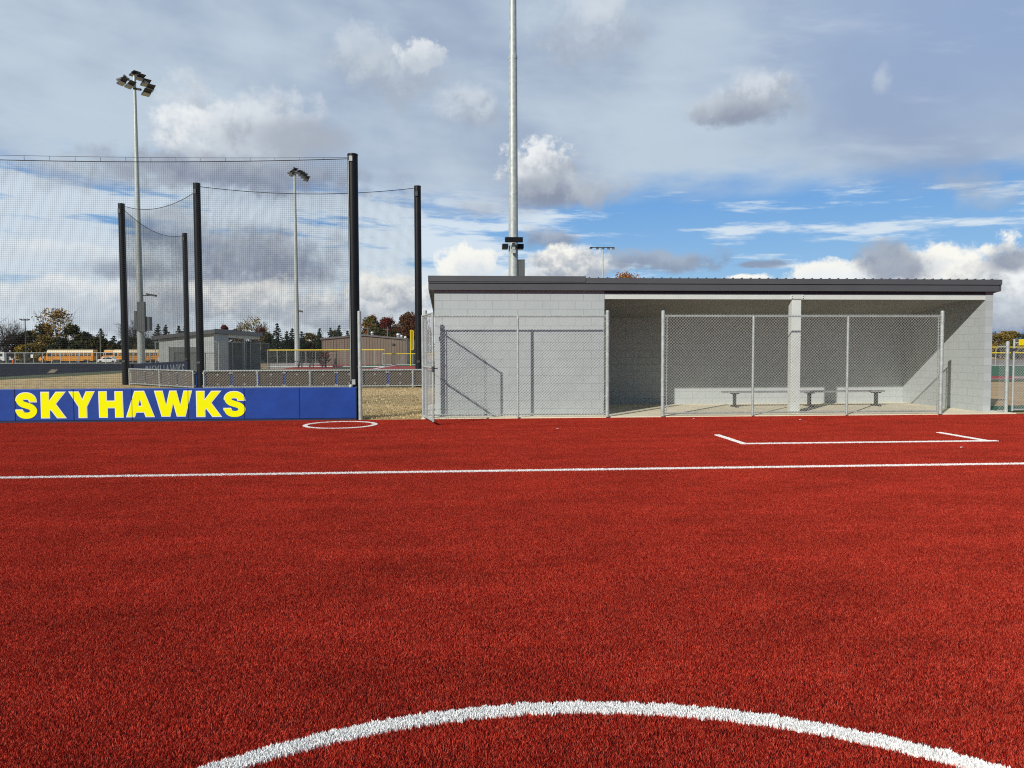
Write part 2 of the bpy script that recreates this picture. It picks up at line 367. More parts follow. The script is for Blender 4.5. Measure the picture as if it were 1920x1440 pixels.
def sheet(name, quad, mt, lift, n=8):
    b = MB(); q = [Vector((p[0], p[1], 0)) for p in quad]
    for j in range(n+1):
        for i in range(n+1):
            u, v = i/n, j/n
            p = (q[0]*(1-u)+q[1]*u)*(1-v)+(q[3]*(1-u)+q[2]*u)*v
            b.v.append((p.x, p.y, terrain(p.y)+lift))
    for j in range(n):
        for i in range(n):
            a = j*(n+1)+i; b.f.append((a, a+1, a+n+2, a+n+1))
    return tag(b.build(name, mt), kind='structure')
# road beyond the dormant strip, on the left, and its grassy edges
a = gnd(-60, 709); bq = gnd(230, 697.5); cq = gnd(330, 691); 
sheet('grass_verge', [gnd(-80, 717), gnd(240, 699), gnd(330, 689.5), gnd(-80, 704)], M['grass'], 0.002)
sheet('asphalt_road', [gnd(-80, 711), gnd(318, 690), gnd(318, 682), gnd(-80, 680)], M['asphalt'], 0.006)
sheet('far_grass', [gnd(-300, 680), gnd(520, 681.5), gnd(520, 678), gnd(-300, 677)], M['grass'], 0.002)
sheet('parking_lot', [gnd(-400, 678.2), gnd(520, 678.2), gnd(560, 668), gnd(-500, 668)], M['asphalt'], 0.004)
pt = sheet('path', [gnd(88, 700), gnd(101, 699.5), gnd(109, 693), gnd(96, 693)], M['drygrass'], 0.012, 2)
# the second ball field
sheet('far_pavement', [gnd(500, 692), gnd(830, 692), gnd(830, 672), gnd(500, 672)], M['lightsoil'], 0.002)
sheet('far_turf', [gnd(520, 692.5), gnd(830, 692.5), gnd(830, 680.3), gnd(610, 681.8)], M['redturf2'], 0.006)
sheet('far_green_turf', [gnd(612, 692), gnd(690, 691), gnd(752, 682.5), gnd(690, 684.5)], M['greenturf'], 0.010, 4)
sheet('far_green_outfield', [gnd(742, 686.5), gnd(830, 686.5), gnd(830, 680.8), gnd(766, 681)], M['greenturf'], 0.010, 4)
sheet('far_foul_line', [gnd(698, 691.6), gnd(706, 691.6), gnd(767, 680.6), gnd(765.5, 680.6)], M['white'], 0.014, 3)
# fields beyond the fence on the right
sheet('soil_strip', [(13.9, 20.2), (40, 20.2), (60, 36), (16, 36)], mat('orange_tan_soil', (0.40, 0.27, 0.13), 0.95, 0, 0.2, 0.8, 0.5, 14), 0.004)
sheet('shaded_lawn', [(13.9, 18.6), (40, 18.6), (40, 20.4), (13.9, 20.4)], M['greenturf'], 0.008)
sheet('lawn_strip', [(16, 35.5), (60, 35.5), (65, 39), (17, 39)], M['grass'], 0.008)
sheet('white_line_strip', [(16, 38.6), (60, 38.6), (60, 38.9), (16, 38.9)], M['white'], 0.012)
sheet('red_strip', [(17, 39), (65, 39), (70, 43), (18, 43)], M['redturf2'], 0.008)
sheet('outfield_turf', [(18, 43), (70, 43), (130, 84), (22, 84)], M['greenturf'], 0.008)
sheet('brown_field', [(22, 84), (130, 84), (200, 170), (30, 170)], mat('brown_field', (0.20, 0.15, 0.12), 0.95, 0, 0.2, 0.3), 0.008)

# ---------------------------------------------------------------- turf
RC = (0.399, 0.811); RO, RI = 2.545, 2.455        # pitching circle
FY = (9.975, 10.085)                              # foul line
OC = (-2.63, 16.62); OO, OI = 0.80, 0.705          # on-deck circle
CB = dict(x0=4.86, x1=9.40, y0=12.53, y1=13.95, w=0.10)
def turf_mat(name, blades):
    m = bpy.data.materials.new(name); m.use_nodes = True; nt = m.node_tree; N = nt.nodes; L = nt.links
    b = N['Principled BSDF']; b.inputs['Roughness'].default_value = 0.75; b.inputs['Specular IOR Level'].default_value = 0.06
    g = N.new('ShaderNodeNewGeometry')
    def noi(sc, det=4, ro=0.6, st=(1, 1, 1)):
        mp = N.new('ShaderNodeMapping'); mp.inputs['Scale'].default_value = st; L.new(g.outputs['Position'], mp.inputs[0])
        n = N.new('ShaderNodeTexNoise'); n.inputs['Scale'].default_value = sc; n.inputs['Detail'].default_value = det; n.inputs['Roughness'].default_value = ro
        L.new(mp.outputs[0], n.inputs['Vector']); return n.outputs['Fac']
    if blades:
        a = N.new('ShaderNodeAttribute'); a.attribute_name = 'rnd'; fac = a.outputs['Fac']
    else: fac = noi(180, 3, 0.7)
    cr = N.new('ShaderNodeValToRGB'); L.new(fac, cr.inputs[0]); E = cr.color_ramp.elements
    if blades:
        E[0].position = 0.0; E[0].color = (0.20, 0.006, 0.004, 1); E[1].position = 1.0; E[1].color = (1.0, 0.165, 0.095, 1)
        e = E.new(0.6); e.color = (0.64, 0.048, 0.029, 1)
    else:
        E[0].position = 0.3; E[0].color = (0.025, 0.003, 0.003, 1); E[1].position = 0.7; E[1].color = (0.10, 0.008, 0.006, 1)
    # brushing and wear in broad bands
    mr = N.new('ShaderNodeMapRange'); mr.inputs[1].default_value = 0.3; mr.inputs[2].default_value = 0.7; mr.inputs[3].default_value = 0.66; mr.inputs[4].default_value = 1.10
    L.new(noi(1.1, 9, 0.72, (0.6, 1.4, 1)), mr.inputs[0])
    v = N.new('ShaderNodeVectorMath'); v.operation = 'SCALE'; L.new(cr.outputs[0], v.inputs[0]); L.new(mr.outputs[0], v.inputs['Scale'])
    L.new(v.outputs[0], b.inputs['Base Color'])
    if blades:
        tr = N.new('ShaderNodeBsdfTranslucent'); L.new(v.outputs[0], tr.inputs[0])
        ms = N.new('ShaderNodeMixShader'); ms.inputs[0].default_value = 0.25; L.new(b.outputs[0], ms.inputs[1]); L.new(tr.outputs[0], ms.inputs[2])
        L.new(ms.outputs[0], N['Material Output'].inputs[0])
    return m
tb = MB()
TY0, TY1 = -0.8, 17.8
tb.add([(-60, -30, 0), (60, -30, 0), (60, TY1, 0), (-60, TY1, 0)], [(0, 1, 2, 3)])
tag(tb.build('turf_field', turf_mat('red_turf_backing', False)), kind='structure')
def blade(vs, fs, x, y, h, w, lean, seed=random):
    t = seed.uniform(0, 6.283); c, s_ = math.cos(t), math.sin(t); lt = seed.uniform(0, 6.283)
    lx, ly = math.cos(lt)*lean, math.sin(lt)*lean; n = len(vs)
    vs += [(x-c*w, y-s_*w, 0.0), (x+c*w, y+s_*w, 0.0), (x+c*w+lx*.4, y+s_*w+ly*.4, h*.6), (x-c*w+lx*.4, y-s_*w+ly*.4, h*.6), (x+lx, y+ly, h)]
    fs += [(n, n+1, n+2, n+3), (n+3, n+2, n+4)]
R2 = random.Random(3)
vs, fs, cs = [], [], []
NB = 44000
for i in range(NB):
    x, y = R2.uniform(-.5, .5), R2.uniform(-.5, .5)
    blade(vs, fs, x, y, R2.uniform(.009, .017), R2.uniform(.0008, .0013), R2.uniform(.002, .012), R2)
    r = R2.random(); cs += [r, r]
blades = MB(); blades.v, blades.f = vs, fs
bo = blades.build('turf_pile', turf_mat('red_turf_fibre', True), cols=cs)
tag(bo, kind='stuff', label='short red synthetic turf fibres covering the infield in front of the dugout', cat='turf')
def turf_nodes():
    ng = bpy.data.node_groups.new('lay_turf', 'GeometryNodeTree'); N = ng.nodes; L = ng.links
    ng.interface.new_socket('Geometry', in_out='INPUT', socket_type='NodeSocketGeometry'); ng.interface.new_socket('Geometry', in_out='OUTPUT', socket_type='NodeSocketGeometry')
    gi = N.new('NodeGroupInput'); go = N.new('NodeGroupOutput')
    nx_, ny_ = 36, 18
    gr = N.new('GeometryNodeMeshGrid'); gr.inputs['Size X'].default_value = (nx_-1)*.98; gr.inputs['Size Y'].default_value = (ny_-1)*.98
    gr.inputs['Vertices X'].default_value = nx_; gr.inputs['Vertices Y'].default_value = ny_
    sp = N.new('GeometryNodeSetPosition'); L.new(gr.outputs[0], sp.inputs[0]); sp.inputs['Offset'].default_value = (2.0, TY1-0.5-(ny_-1)*.98/2, 0)
    ip = N.new('GeometryNodeInstanceOnPoints'); L.new(sp.outputs[0], ip.inputs['Points']); L.new(gi.outputs[0], ip.inputs['Instance'])
    rv = N.new('FunctionNodeRandomValue'); rv.data_type = 'INT'; rv.inputs[4].default_value = 0; rv.inputs[5].default_value = 3
    ml = N.new('ShaderNodeMath'); ml.operation = 'MULTIPLY'; ml.inputs[1].default_value = math.pi/2; L.new(rv.outputs[2], ml.inputs[0])
    cb = N.new('ShaderNodeCombineXYZ'); L.new(ml.outputs[0], cb.inputs[2])
    L.new(cb.outputs[0], ip.inputs['Rotation']); L.new(ip.outputs[0], go.inputs[0])
    return ng
md = bo.modifiers.new('lay', 'NODES'); md.node_group = turf_nodes()
wm = leaf_mat('white_turf_fibre', (0.80, 0.81, 0.79), (0.92, 0.92, 0.90), (0.95, 0.95, 0.93))
WR = random.Random(11)
def marking(name, pts, h=1.18):
    vs, fs, cs = [], [], []
    for x, y in pts:
        blade(vs, fs, x, y, WR.uniform(.013, .020)*h, WR.uniform(.0022, .0038), WR.uniform(.002, .010), WR); r = WR.random(); cs += [r, r]
    b = MB(); b.v, b.f = vs, fs; o = b.build(name, wm, cols=cs); o.location.z = 0.002; return tag(o, kind='structure')
def ragged(): return WR.gauss(0, .005)
pts = []
for i in range(34000):
    t = WR.uniform(math.radians(20), math.radians(160)); e_ = .006*math.sin(t*71)+.005*math.sin(t*187+1)+.004*math.sin(t*331+2)
    r = WR.uniform(RI+e_*WR.random(), RO+.8*e_)+ragged()*.8
    pts.append((RC[0]+r*math.cos(t), RC[1]+r*math.sin(t)))
marking('pitching_circle_line', pts)
marking('foul_line', [(WR.uniform(-12, 14), WR.uniform(*FY)+ragged()) for _ in range(70000)])
pts = []
for i in range(12000):
    t = WR.uniform(0, 6.2832); r = math.sqrt(WR.uniform(OI**2, OO**2)); pts.append((OC[0]+r*math.cos(t), OC[1]+r*math.sin(t)))
marking('on_deck_circle_line', pts)
pts = []
for i in range(18000):
    x = WR.uniform(CB['x0'], CB['x1']+.12); pts.append((x, WR.uniform(CB['y0'], CB['y0']+CB['w'])+ragged()))
for i in range(5500):
    for xx in (CB['x0'], CB['x1']-CB['w']): pts.append((xx+WR.uniform(0, CB['w'])+ragged(), WR.uniform(CB['y0'], CB['y1'])))
marking('coach_box_line', pts)

SR = random.Random(21); vs, fs, cs = [], [], []
for i in range(45000):
    x = SR.uniform(-13, 1.5); y = 18.15+15*SR.random()**1.6
    blade(vs, fs, x+SR.gauss(0, .05), y, SR.uniform(.012, .05), SR.uniform(.003, .007), SR.uniform(.01, .06), SR); r = SR.random(); cs += [r, r]
b = MB(); b.v, b.f = vs, fs
tag(b.build('dry_grass', leaf_mat('dry_stubble', (0.10, 0.075, 0.035), (0.55, 0.42, 0.22), (0.80, 0.64, 0.36)), cols=cs), 'short dormant tan grass stubble on the soil behind the blue wall', 'grass', kind='stuff')
# ---------------------------------------------------------------- dugout
FW = 18.25                                                # front wall plane
def XP(px, py, Y): return at(px, py, Y).x
DX0, DXM, DX1 = XP(815, 650, FW), XP(1133, 650, FW), XP(1860, 650, FW)
EZ0, EZ1 = 3.10, 3.43
BY = 21.75                                                # inner face of back wall
WT = 0.2
def roofz(y): return 3.36-(y-FW)*0.115                     # underside line of roof
dug = empty('dugout', ((DX0+DX1)/2, FW, 0), 'long light grey painted block dugout with charcoal sloping roof behind the near chain link fence', 'dugout')
s = MB(); s.box(XP(789, 650, 17.8), DX1+0.35, TY1+0.0, BY+0.8, -0.1, 0.035)
tag(s.build('concrete_slab', M['slab']), kind='structure')
b = MB(); b.box(DX0, DXM, FW, FW+WT, 0.03, 3.13); b.build('front_wall', M['block_x'], dug)
b = MB(); b.prism([(FW, .03), (BY+WT, .03), (BY+WT, roofz(BY+WT)-.14), (FW, roofz(FW)-.20)], 'x', DX1-WT, DX1); b.build('side_wall', M['block_y'], dug)
b = MB(); b.prism([(FW+WT, .03), (BY+WT, .03), (BY+WT, roofz(BY+WT)-.14), (FW+WT, roofz(FW+WT)-.20)], 'x', DX0, DX0+WT); b.build('side_wall', M['block_y'], dug)
b = MB(); b.prism([(FW+WT, .03), (BY, .03), (BY, roofz(BY)-.15), (FW+WT, roofz(FW+WT)-.21)], 'x', DXM-WT, DXM); b.build('partition_wall', M['block_y'], dug)
b = MB(); b.box(DX0+WT, DX1-WT, BY, BY+WT, 0.03, roofz(BY)-.15); b.build('back_wall', M['block_x'], dug)
# ceiling
b = MB(); y0, y1 = FW+.16, BY
cz0, cz1 = 2.99, 2.58
b.add([(DXM, y0, cz0), (DX1-WT, y0, cz0), (DX1-WT, y1, cz1), (DXM, y1, cz1), (DXM, y0, cz0+.03), (DX1-WT, y0, cz0+.03), (DX1-WT, y1, cz1+.03), (DXM, y1, cz1+.03)],
      [(0,3,2,1),(4,5,6,7),(0,1,5,4),(1,2,6,5),(2,3,7,6),(3,0,4,7)])
b.build('ceiling', M['soffit'], dug)
# header beam and column
b = MB(); b.box(DXM+.004, DX1-WT-.004, FW+.01, FW+.03, 2.90, 3.03); b.box(DXM+.004, DX1-WT-.004, FW+.03, FW+.14, 2.90, 2.915); bm_ = b.build('header_beam', M['beam'], dug)
b = MB(); b.box(DXM+.004, DX1-WT-.004, FW+.035, FW+.10, 3.03, 3.13); b.build('header_trim', M['fascia'], dug)
cx0, cx1 = XP(1485.5, 620, FW), XP(1503, 620, FW)
b = MB(); b.box(cx0, cx1, FW+.035, FW+.235, .03, 2.90); col = b.build('column', M['beam'], dug, bevel=.008)
b = MB(); b.box(cx0-.05, cx1+.05, FW, FW+.012, 2.915, 3.015); col2 = b.build('cap_plate', M['beam'], col)
b = MB()
for xx in (cx0-.02, cx1+.02):
    for zz in (2.94, 2.99): b.tube((xx, FW+.005, zz), (xx, FW-.02, zz), .013, .013, 8)
each(b, 'bolt', M['beam'], col)
# roof slab with ribs, fascia in two steps, rake trims
RX0, RX1 = XP(803, 520, FW-.12), XP(1878, 520, FW-.12); EY = FW-.12
RY1 = BY+.75
b = MB()
rz0, rz1 = 3.40, 3.40-(RY1-EY)*.115
b.prism([(EY+.03, EZ1-.16), (RY1, rz1-.08), (RY1, rz1), (EY+.03, rz0)], 'x', RX0+.02, RX1-.02); roof = b.build('roof', M['roof'], dug)
b = MB(); x = RX0+.1
while x < RX1-.05:
    b.prism([(EY+.005, 3.395), (RY1+.02, rz1-.005), (RY1+.02, rz1+.022), (EY+.005, 3.426)], 'x', x-.012, x+.012); x += .2245
b.build('roof_rib', M['roof'], roof)
b = MB(); b.box(RX0+.03, RX1-.05, EY, EY+.03, EZ0, 3.265); b.box(RX0, RX1, EY-.028, EY+.03, 3.268, 3.40); b.box(RX0+.03, RX1-.05, EY+.03, FW, EZ0+.045, EZ0+.06)
b.build('fascia', M['fascia'], dug)
b = MB(); b.box(RX0-.005, XP(1098, 520, EY), EY-.045, EY+.06, 3.33, 3.437); b.box(RX0-.005, XP(1098, 520, EY)-.01, EY-.045, EY-.03, 3.30, 3.33); b.build('cap_flashing', M['fascia'], dug)
for xa, xb in ((RX0, RX0+.03), (RX1-.03, RX1)):
    b = MB(); b.prism([(EY, EZ0+.01), (RY1+.02, rz1-.30), (RY1+.02, rz1+.0), (EY, 3.39)], 'x', xa, xb); b.build('rake_board', M['fascia'], dug)
b = MB()
for xa, xb in ((RX0+.03, DX0), (DX1, RX1-.03)):
    b.add([(xa, EY+.03, EZ0+.05), (xb, EY+.03, EZ0+.05), (xb, RY1, rz1-.25), (xa, RY1, rz1-.25)], [(0, 1, 2, 3)])
each(b, 'soffit', M['roof'], dug)
# bench
bn = at(1505, 766, 20.45); bx0, bx1 = XP(1355, 737, 20.45), XP(1655, 737, 20.45)
bench = empty('bench', ((bx0+bx1)/2, 20.45, .035), 'long backless aluminium bench standing inside the near dugout', 'bench')
b = MB(); b.box(bx0, bx1, 20.32, 20.57, .435, .475)
for k in range(5): b.box(bx0, bx1, 20.325+k*.05, 20.355+k*.05, .475, .481)
b.build('seat', M['alu'], bench, bevel=.006)
for px in (1377, 1517, 1642):
    x = XP(px, 750, 20.45); b = MB(); b.box(x-.03, x+.03, 20.38, 20.50, .06, .435); b.box(x-.035, x+.035, 20.22, 20.68, .035, .075); b.box(x-.1, x+.1, 20.33, 20.55, .405, .435); b.build('leg', M['dsteel'], bench)

# ---------------------------------------------------------------- chain link
def fabric(b, O, U, W_, z0, z1, r=.0021, pitch=.072, sub=None):
    """diamond mesh in the vertical plane from O along U, W_ wide, z0..z1"""
    h = z1-z0; U = Vector(U).normalized(); O = Vector(O)
    n = int((W_+h)/pitch)+1
    for sgn in (1, -1):
        for i in range(n+1):
            c = i*pitch-(h if sgn == 1 else 0)     # u = c + sgn*v
            va, vb = 0.0, h
            ua, ub = (c, c+h) if sgn == 1 else (c, c-h)
            # clip to 0..W_
            def clip(u0, v0, u1, v1):
                t0, t1 = 0., 1.; d = u1-u0
                for lo, hi in ((0, W_),):
                    ta, tb_ = (lo-u0)/d, (hi-u0)/d
                    if ta > tb_: ta, tb_ = tb_, ta
                    t0, t1 = max(t0, ta), min(t1, tb_)
                return (u0+d*t0, v0+(v1-v0)*t0, u0+d*t1, v0+(v1-v0)*t1) if t1 > t0+1e-4 else None
            q = clip(ua, va, ub, vb)
            if q:
                off = Vector((-U.y, U.x, 0))*(r*.9*sgn)
                b.tube(O+U*q[0]+off+Vector((0, 0, z0+q[1])), O+U*q[2]+off+Vector((0, 0, z0+q[3])), r, r, 4, False)
def fence(name, label, A, B, h, posts, ends=(), z=0.0, rp=.03, re=.045, rr=.021, wr=.0021, m='galv', mw='wire', cat='fence', group=None, pitch=.072, mid=None, cap=None, top_over=.035, bands=True, nside=10, bottom=True):
    A = Vector((A[0], A[1], z)); B = Vector((B[0], B[1], z)); U = (B-A).normalized(); W_ = (B-A).length
    rt = empty(name, A, label, cat, group)
    for u in posts:
        p = A+U*u; e = any(abs(u-q) < .01 for q in ends); r = re if e else rp; hh = h+(.09 if e else -.005)
        b = MB(); b.tube(p, p+Vector((0, 0, hh)), r, r, 14 if e else nside)
        if e: b.sphere(p+Vector((0, 0, hh)), r*1.06, 12, 6, .7)
        po = b.build('post', M[m], rt, smooth=False)
        for f in po.data.polygons: f.use_smooth = len(f.vertices) == 4
        if e and bands:
            sg = 1 if u < W_/2 else -1
            b = MB()
            for k in range(7):
                zz = h-.14-k*(h-.28)/6
                b.tube(p+Vector((0, 0, zz-.012)), p+Vector((0, 0, zz+.012)), r*1.12, r*1.12, 12)
                b.tube(p+Vector((0, 0, zz)), p+U*sg*(r+.055)+Vector((0, 0, zz)), .009, .009, 6)
            each(b, 'tension_band', M[m], po, 2)
            b = MB(); q = p+U*sg*(r+.05); b.box(q.x-.008, q.x+.008, q.y-.008, q.y+.008, z+.06, z+h); b.build('tension_bar', M[m], po)
    b = MB(); b.tube(A+Vector((0, 0, h-.02)), B+Vector((0, 0, h-.02)), rr, rr, 10); b.build('top_rail', M[cap or m], rt, smooth=True)
    if bottom:
        b = MB(); b.tube(A+Vector((0, 0, .075)), B+Vector((0, 0, .075)), rr*.85, rr*.85, 8); b.build('bottom_rail', M[m], rt, smooth=True)
    if mid: b = MB(); b.tube(A+Vector((0, 0, mid)), B+Vector((0, 0, mid)), rr, rr, 8); b.build('middle_rail', M[m], rt, smooth=True)
    b = MB(); off = Vector((U.y, -U.x, 0))*(rr+.004); fabric(b, A+off, U, W_, .045, h+top_over, wr, pitch); b.build('wire_mesh', M[mw], rt)
    return rt
FN = 17.76; FH = 2.44
def FX(px, py=680): return XP(px, py, FN)
x0 = FX(798); fence('chain_link_fence', 'tall chain link fence panel in front of the closed block wall of the near dugout', (x0, FN), (FX(1139), FN), FH, [0, FX(971)-x0, FX(1139)-x0], (0, FX(1139)-x0), z=.035)
x0 = FX(1243); fence('chain_link_fence', 'tall chain link fence panel across the open bench side of the near dugout', (x0, FN), (FX(1765), FN), FH, [0, FX(1412)-x0, FX(1589)-x0, FX(1765)-x0], (0, FX(1765)-x0), z=.035)
# gate swung open toward the field
gh = Vector((FX(792), FN-.02, 0)); ge = at(812, 700, 16.25)
U = Vector((ge.x-gh.x, ge.y-gh.y, 0)); W_ = U.length; U.normalize()
gate = empty('chain_link_gate', gh, 'narrow tall chain link gate swung open toward the red turf', 'gate')
b = MB(); g0, g1 = .09, 2.47
for u in (0.04, W_): b.tube(gh+U*u+Vector((0, 0, g0)), gh+U*u+Vector((0, 0, g1)), .024, .024, 10)
for zz in (g0+.02, 1.27, g1-.02): b.tube(gh+U*.04+Vector((0, 0, zz)), gh+U*W_+Vector((0, 0, zz)), .022, .022, 10)
b.build('gate_frame', M['galv'], gate, smooth=True)
b = MB(); fabric(b, gh+U*.04, U, W_-.04, g0+.02, g1-.02, .0021); b.build('wire_mesh', M['wire'], gate)
b = MB()
for zz in (.35, 2.25): b.tube(gh+Vector((.03, .02, zz-.04)), gh+Vector((.03, .02, zz+.04)), .035, .035, 10)
each(b, 'hinge', M['galv'], gate)
b = MB(); q = gh+U*W_+Vector((0, 0, 1.25)); b.tube(q-Vector((.0, 0, .07)), q+Vector((0, 0, .05)), .034, .034, 10); b.tube(q, q+Vector((.10, .03, 0)), .011, .011, 6); b.build('latch', M['dsteel'], gate)
# latch post beside the padded wall
lp = at(676, 787, 17.95); lp.z = 0
b = MB(); b.tube((0+lp.x, lp.y, 0), (lp.x, lp.y, 2.56), .045, .045, 16); b.sphere((lp.x, lp.y, 2.56), .047, 14, 6, .6)
ROOT = empty('gate_post', lp, 'plain silver round gate post beside the black net pole', 'post'); b.build('post', M['galv'], ROOT, smooth=True)
b = MB(); b.tube((lp.x, lp.y, 2.30), (lp.x, lp.y, 2.335), .05, .05, 14); b.tube((lp.x, lp.y, 1.24), (lp.x, lp.y, 1.28), .05, .05, 14); each(b, 'collar', M['galv'], ROOT)
# right side fence beyond the dugout
ry = 18.05; rx = XP(1888, 700, ry)
fence('chain_link_fence', 'low chain link fence section between the near dugout and the right side gate', (DX1+.03, ry), (rx, ry), 1.72, [rx-DX1-.03], (rx-DX1-.03,), bands=False, mid=None, z=0)
gx0, gx1 = XP(1900, 700, ry), XP(1900, 700, ry)+1.9
rg = empty('side_gate', (gx0, ry, 0), 'silver framed chain link gate at the right edge with a yellow panel on top', 'gate')
b = MB()
for x in (gx0, gx1): b.tube((x, ry, .06), (x, ry, 1.90), .026, .026, 10)
for zz in (.10, .92, 1.80): b.tube((gx0, ry, zz), (gx1, ry, zz), .02, .02, 8)
b.build('gate_frame', M['galv'], rg, smooth=True)
b = MB(); fabric(b, (gx0, ry-.02, 0), (1, 0, 0), gx1-gx0, .1, 1.8, .0021); b.build('wire_mesh', M['wire'], rg)
b = MB(); b.box(XP(1908, 645, ry), gx1+.2, ry-.06, ry-.03, 1.73, 1.89); b.build('yellow_panel', M['signy'], rg, bevel=.006)
b = MB(); b.box(gx0-.14, gx0+.05, ry-.04, ry+.03, 1.60, 1.66); b.tube((gx0-.08, ry-.03, 1.52), (gx0-.08, ry-.03, 1.68), .02, .02, 8); b.build('latch', M['dsteel'], rg)

# ---------------------------------------------------------------- padded wall and lettering
PY = 17.90
pad = empty('padded_wall', at(335, 790, PY)*1.0, 'long royal blue padded backstop wall lettered SKYHAWKS in yellow', 'padded wall'); 
ORG[pad] = Vector((at(335, 790, PY).x, PY, 0)); pad.location = ORG[pad]
seams = [668, 561.5, 458, 353, 247.5, 138, 28, -82, -194]
PT, PB = .775, .045
for i in range(len(seams)-1):
    xa, xb = XP(seams[i+1], 760, PY), XP(seams[i], 760, PY)
    b = MB(); b.box(xa+.003, xb-.003, PY, PY+.075, PB, PT); o = b.build('pad_panel', M['pad'], pad, bevel=.010)
xl, xr = XP(seams[-1], 760, PY), XP(668, 760, PY)
b = MB(); b.box(xl, xr, PY+.08, PY+.115, 0.0, PT+.006); b.build('backing_board', M['padedge'], pad)
b = MB(); b.box(xl, xr-.01, PY+.012, PY+.07, 0, .04); b.build('base_strip', M['seam'], pad)
for sx in seams[1:-1]:
    x = XP(sx, 760, PY); b = MB(); b.box(x-.0045, x+.0045, PY-.0085, PY-.006, PB+.004, PT-.004); b.build('seam', M['seam'], pad)
def offs(poly, d):
    n = len(poly); area = sum(poly[i][0]*poly[(i+1) % n][1]-poly[(i+1) % n][0]*poly[i][1] for i in range(n)); sg = 1 if area > 0 else -1
    out = []
    for i in range(n):
        p0, p1, p2 = Vector(poly[i-1]), Vector(poly[i]), Vector(poly[(i+1) % n])
        e1, e2 = (p1-p0).normalized(), (p2-p1).normalized()
        n1, n2 = Vector((e1.y, -e1.x))*sg, Vector((e2.y, -e2.x))*sg
        m = n1+n2; k = max(.35, m.length_squared/2); out.append(tuple(p1+m*(d/k)))
    return out
def smooth_path(P_, k=6):
    out = []
    for i in range(len(P_)-1):
        p0 = P_[max(0, i-1)]; p1 = P_[i]; p2 = P_[i+1]; p3 = P_[min(len(P_)-1, i+2)]
        for j in range(k):
            t = j/k; out.append(tuple(.5*((2*p1[a])+(-p0[a]+p2[a])*t+(2*p0[a]-5*p1[a]+4*p2[a]-p3[a])*t*t+(-p0[a]+3*p1[a]-3*p2[a]+p3[a])*t**3) for a in (0, 1)))
    return out+[P_[-1]]
def S_poly(x0):
    c = [(247,291),(240,267),(220,252),(196,248),(168,252),(149,268),(149,290),(166,308),(196,319),(228,330),(249,349),(249,371),(230,390),(200,396),(168,392),(148,376),(142,354)]
    c = smooth_path([(p[0]-117+x0, p[1]) for p in c]); L_, R_ = [], []
    for i in range(len(c)):
        a_, b_ = Vector(c[max(0, i-1)]), Vector(c[min(len(c)-1, i+1)]); t = (b_-a_).normalized(); nrm = Vector((-t.y, t.x)); w = 26.0-3.0*abs(nrm.y)
        if i == 0: nrm = Vector((1, 0))
        if i == len(c)-1: nrm = Vector((1, 0))
        L_.append(tuple(Vector(c[i])+nrm*w)); R_.append(tuple(Vector(c[i])-nrm*w))
    return [L_+R_[::-1]]
def K_poly(x, w=178):
    return [[(x,222),(x+56,222),(x+56,292),(x+112,222),(x+w-3,222),(x+104,309),(x+w,413),(x+118,413),(x+70,348),(x+58,362),(x+58,413),(x,413)]]
letters = [('S', S_poly(117)), ('K', K_poly(310)),
 ('Y', [[(524,221),(590,221),(618,286),(648,221),(705,220),(648,330),(648,413),(592,413),(592,332)]]),
 ('H', [[(744,221),(798,221),(798,292),(865,292),(865,221),(918,221),(920,412),(866,412),(866,340),(802,340),(802,412),(746,412)]]),
 ('A', [[(1013,219),(1080,219),(1152,410),(1094,410),(1082,375),(1018,375),(1006,410),(950,410)], [(1050,272),(1031,332),(1068,332)]]),
 ('W', [[(1163,219),(1218,219),(1246,330),(1276,219),(1322,219),(1352,330),(1382,219),(1436,219),(1386,408),(1328,408),(1299,306),(1272,408),(1214,408)]]),
 ('K', K_poly(1476, 178)), ('S', S_poly(1680))]
def glyph_mesh(polys, x_off, d, front, back):
    b = MB(); PZ = lambda p: None
    loops = []
    for k, P_ in enumerate(polys):
        q = offs(P_, d if k == 0 else -d)
        loops.append([(lx(p[0]), lz(p[1])) for p in q])
    tri = tessellate_polygon([[Vector((p[0], p[1], 0)) for p in l] for l in loops])
    flat = [p for l in loops for p in l]; n = len(flat)
    b.v = [(p[0], front, p[1]) for p in flat]+[(p[0], back, p[1]) for p in flat]; b.f = [tuple(t) for t in tri]
    k = 0
    for l in loops:
        for i in range(len(l)): a_, c_ = k+i, k+(i+1) % len(l); b.f.append((a_, c_, n+c_, n+a_))
        k += len(l)
    return b
LXA, LXB = XP(117/4, 758, PY), XP(1828/4, 757, PY)
def lx(u): return LXA+(u-117)/(1828-117)*(LXB-LXA) + 0.0
def lz(v): return .115+(413-v)/191*(.70-.115)
# perspective-true horizontal positions: use the wall itself
def lx(u): return XP(u/4, 757, PY)
for nme, polys in letters:
    o = glyph_mesh(polys, 0, 5.5, PY-.0025, PY+.001).build('letter_outline', M['white'], pad)
    c = glyph_mesh(polys, 0, 0.0, PY-.005, PY-.002).build('letter', M['yellow'], pad); c['label'] = 'yellow letter %s' % nme

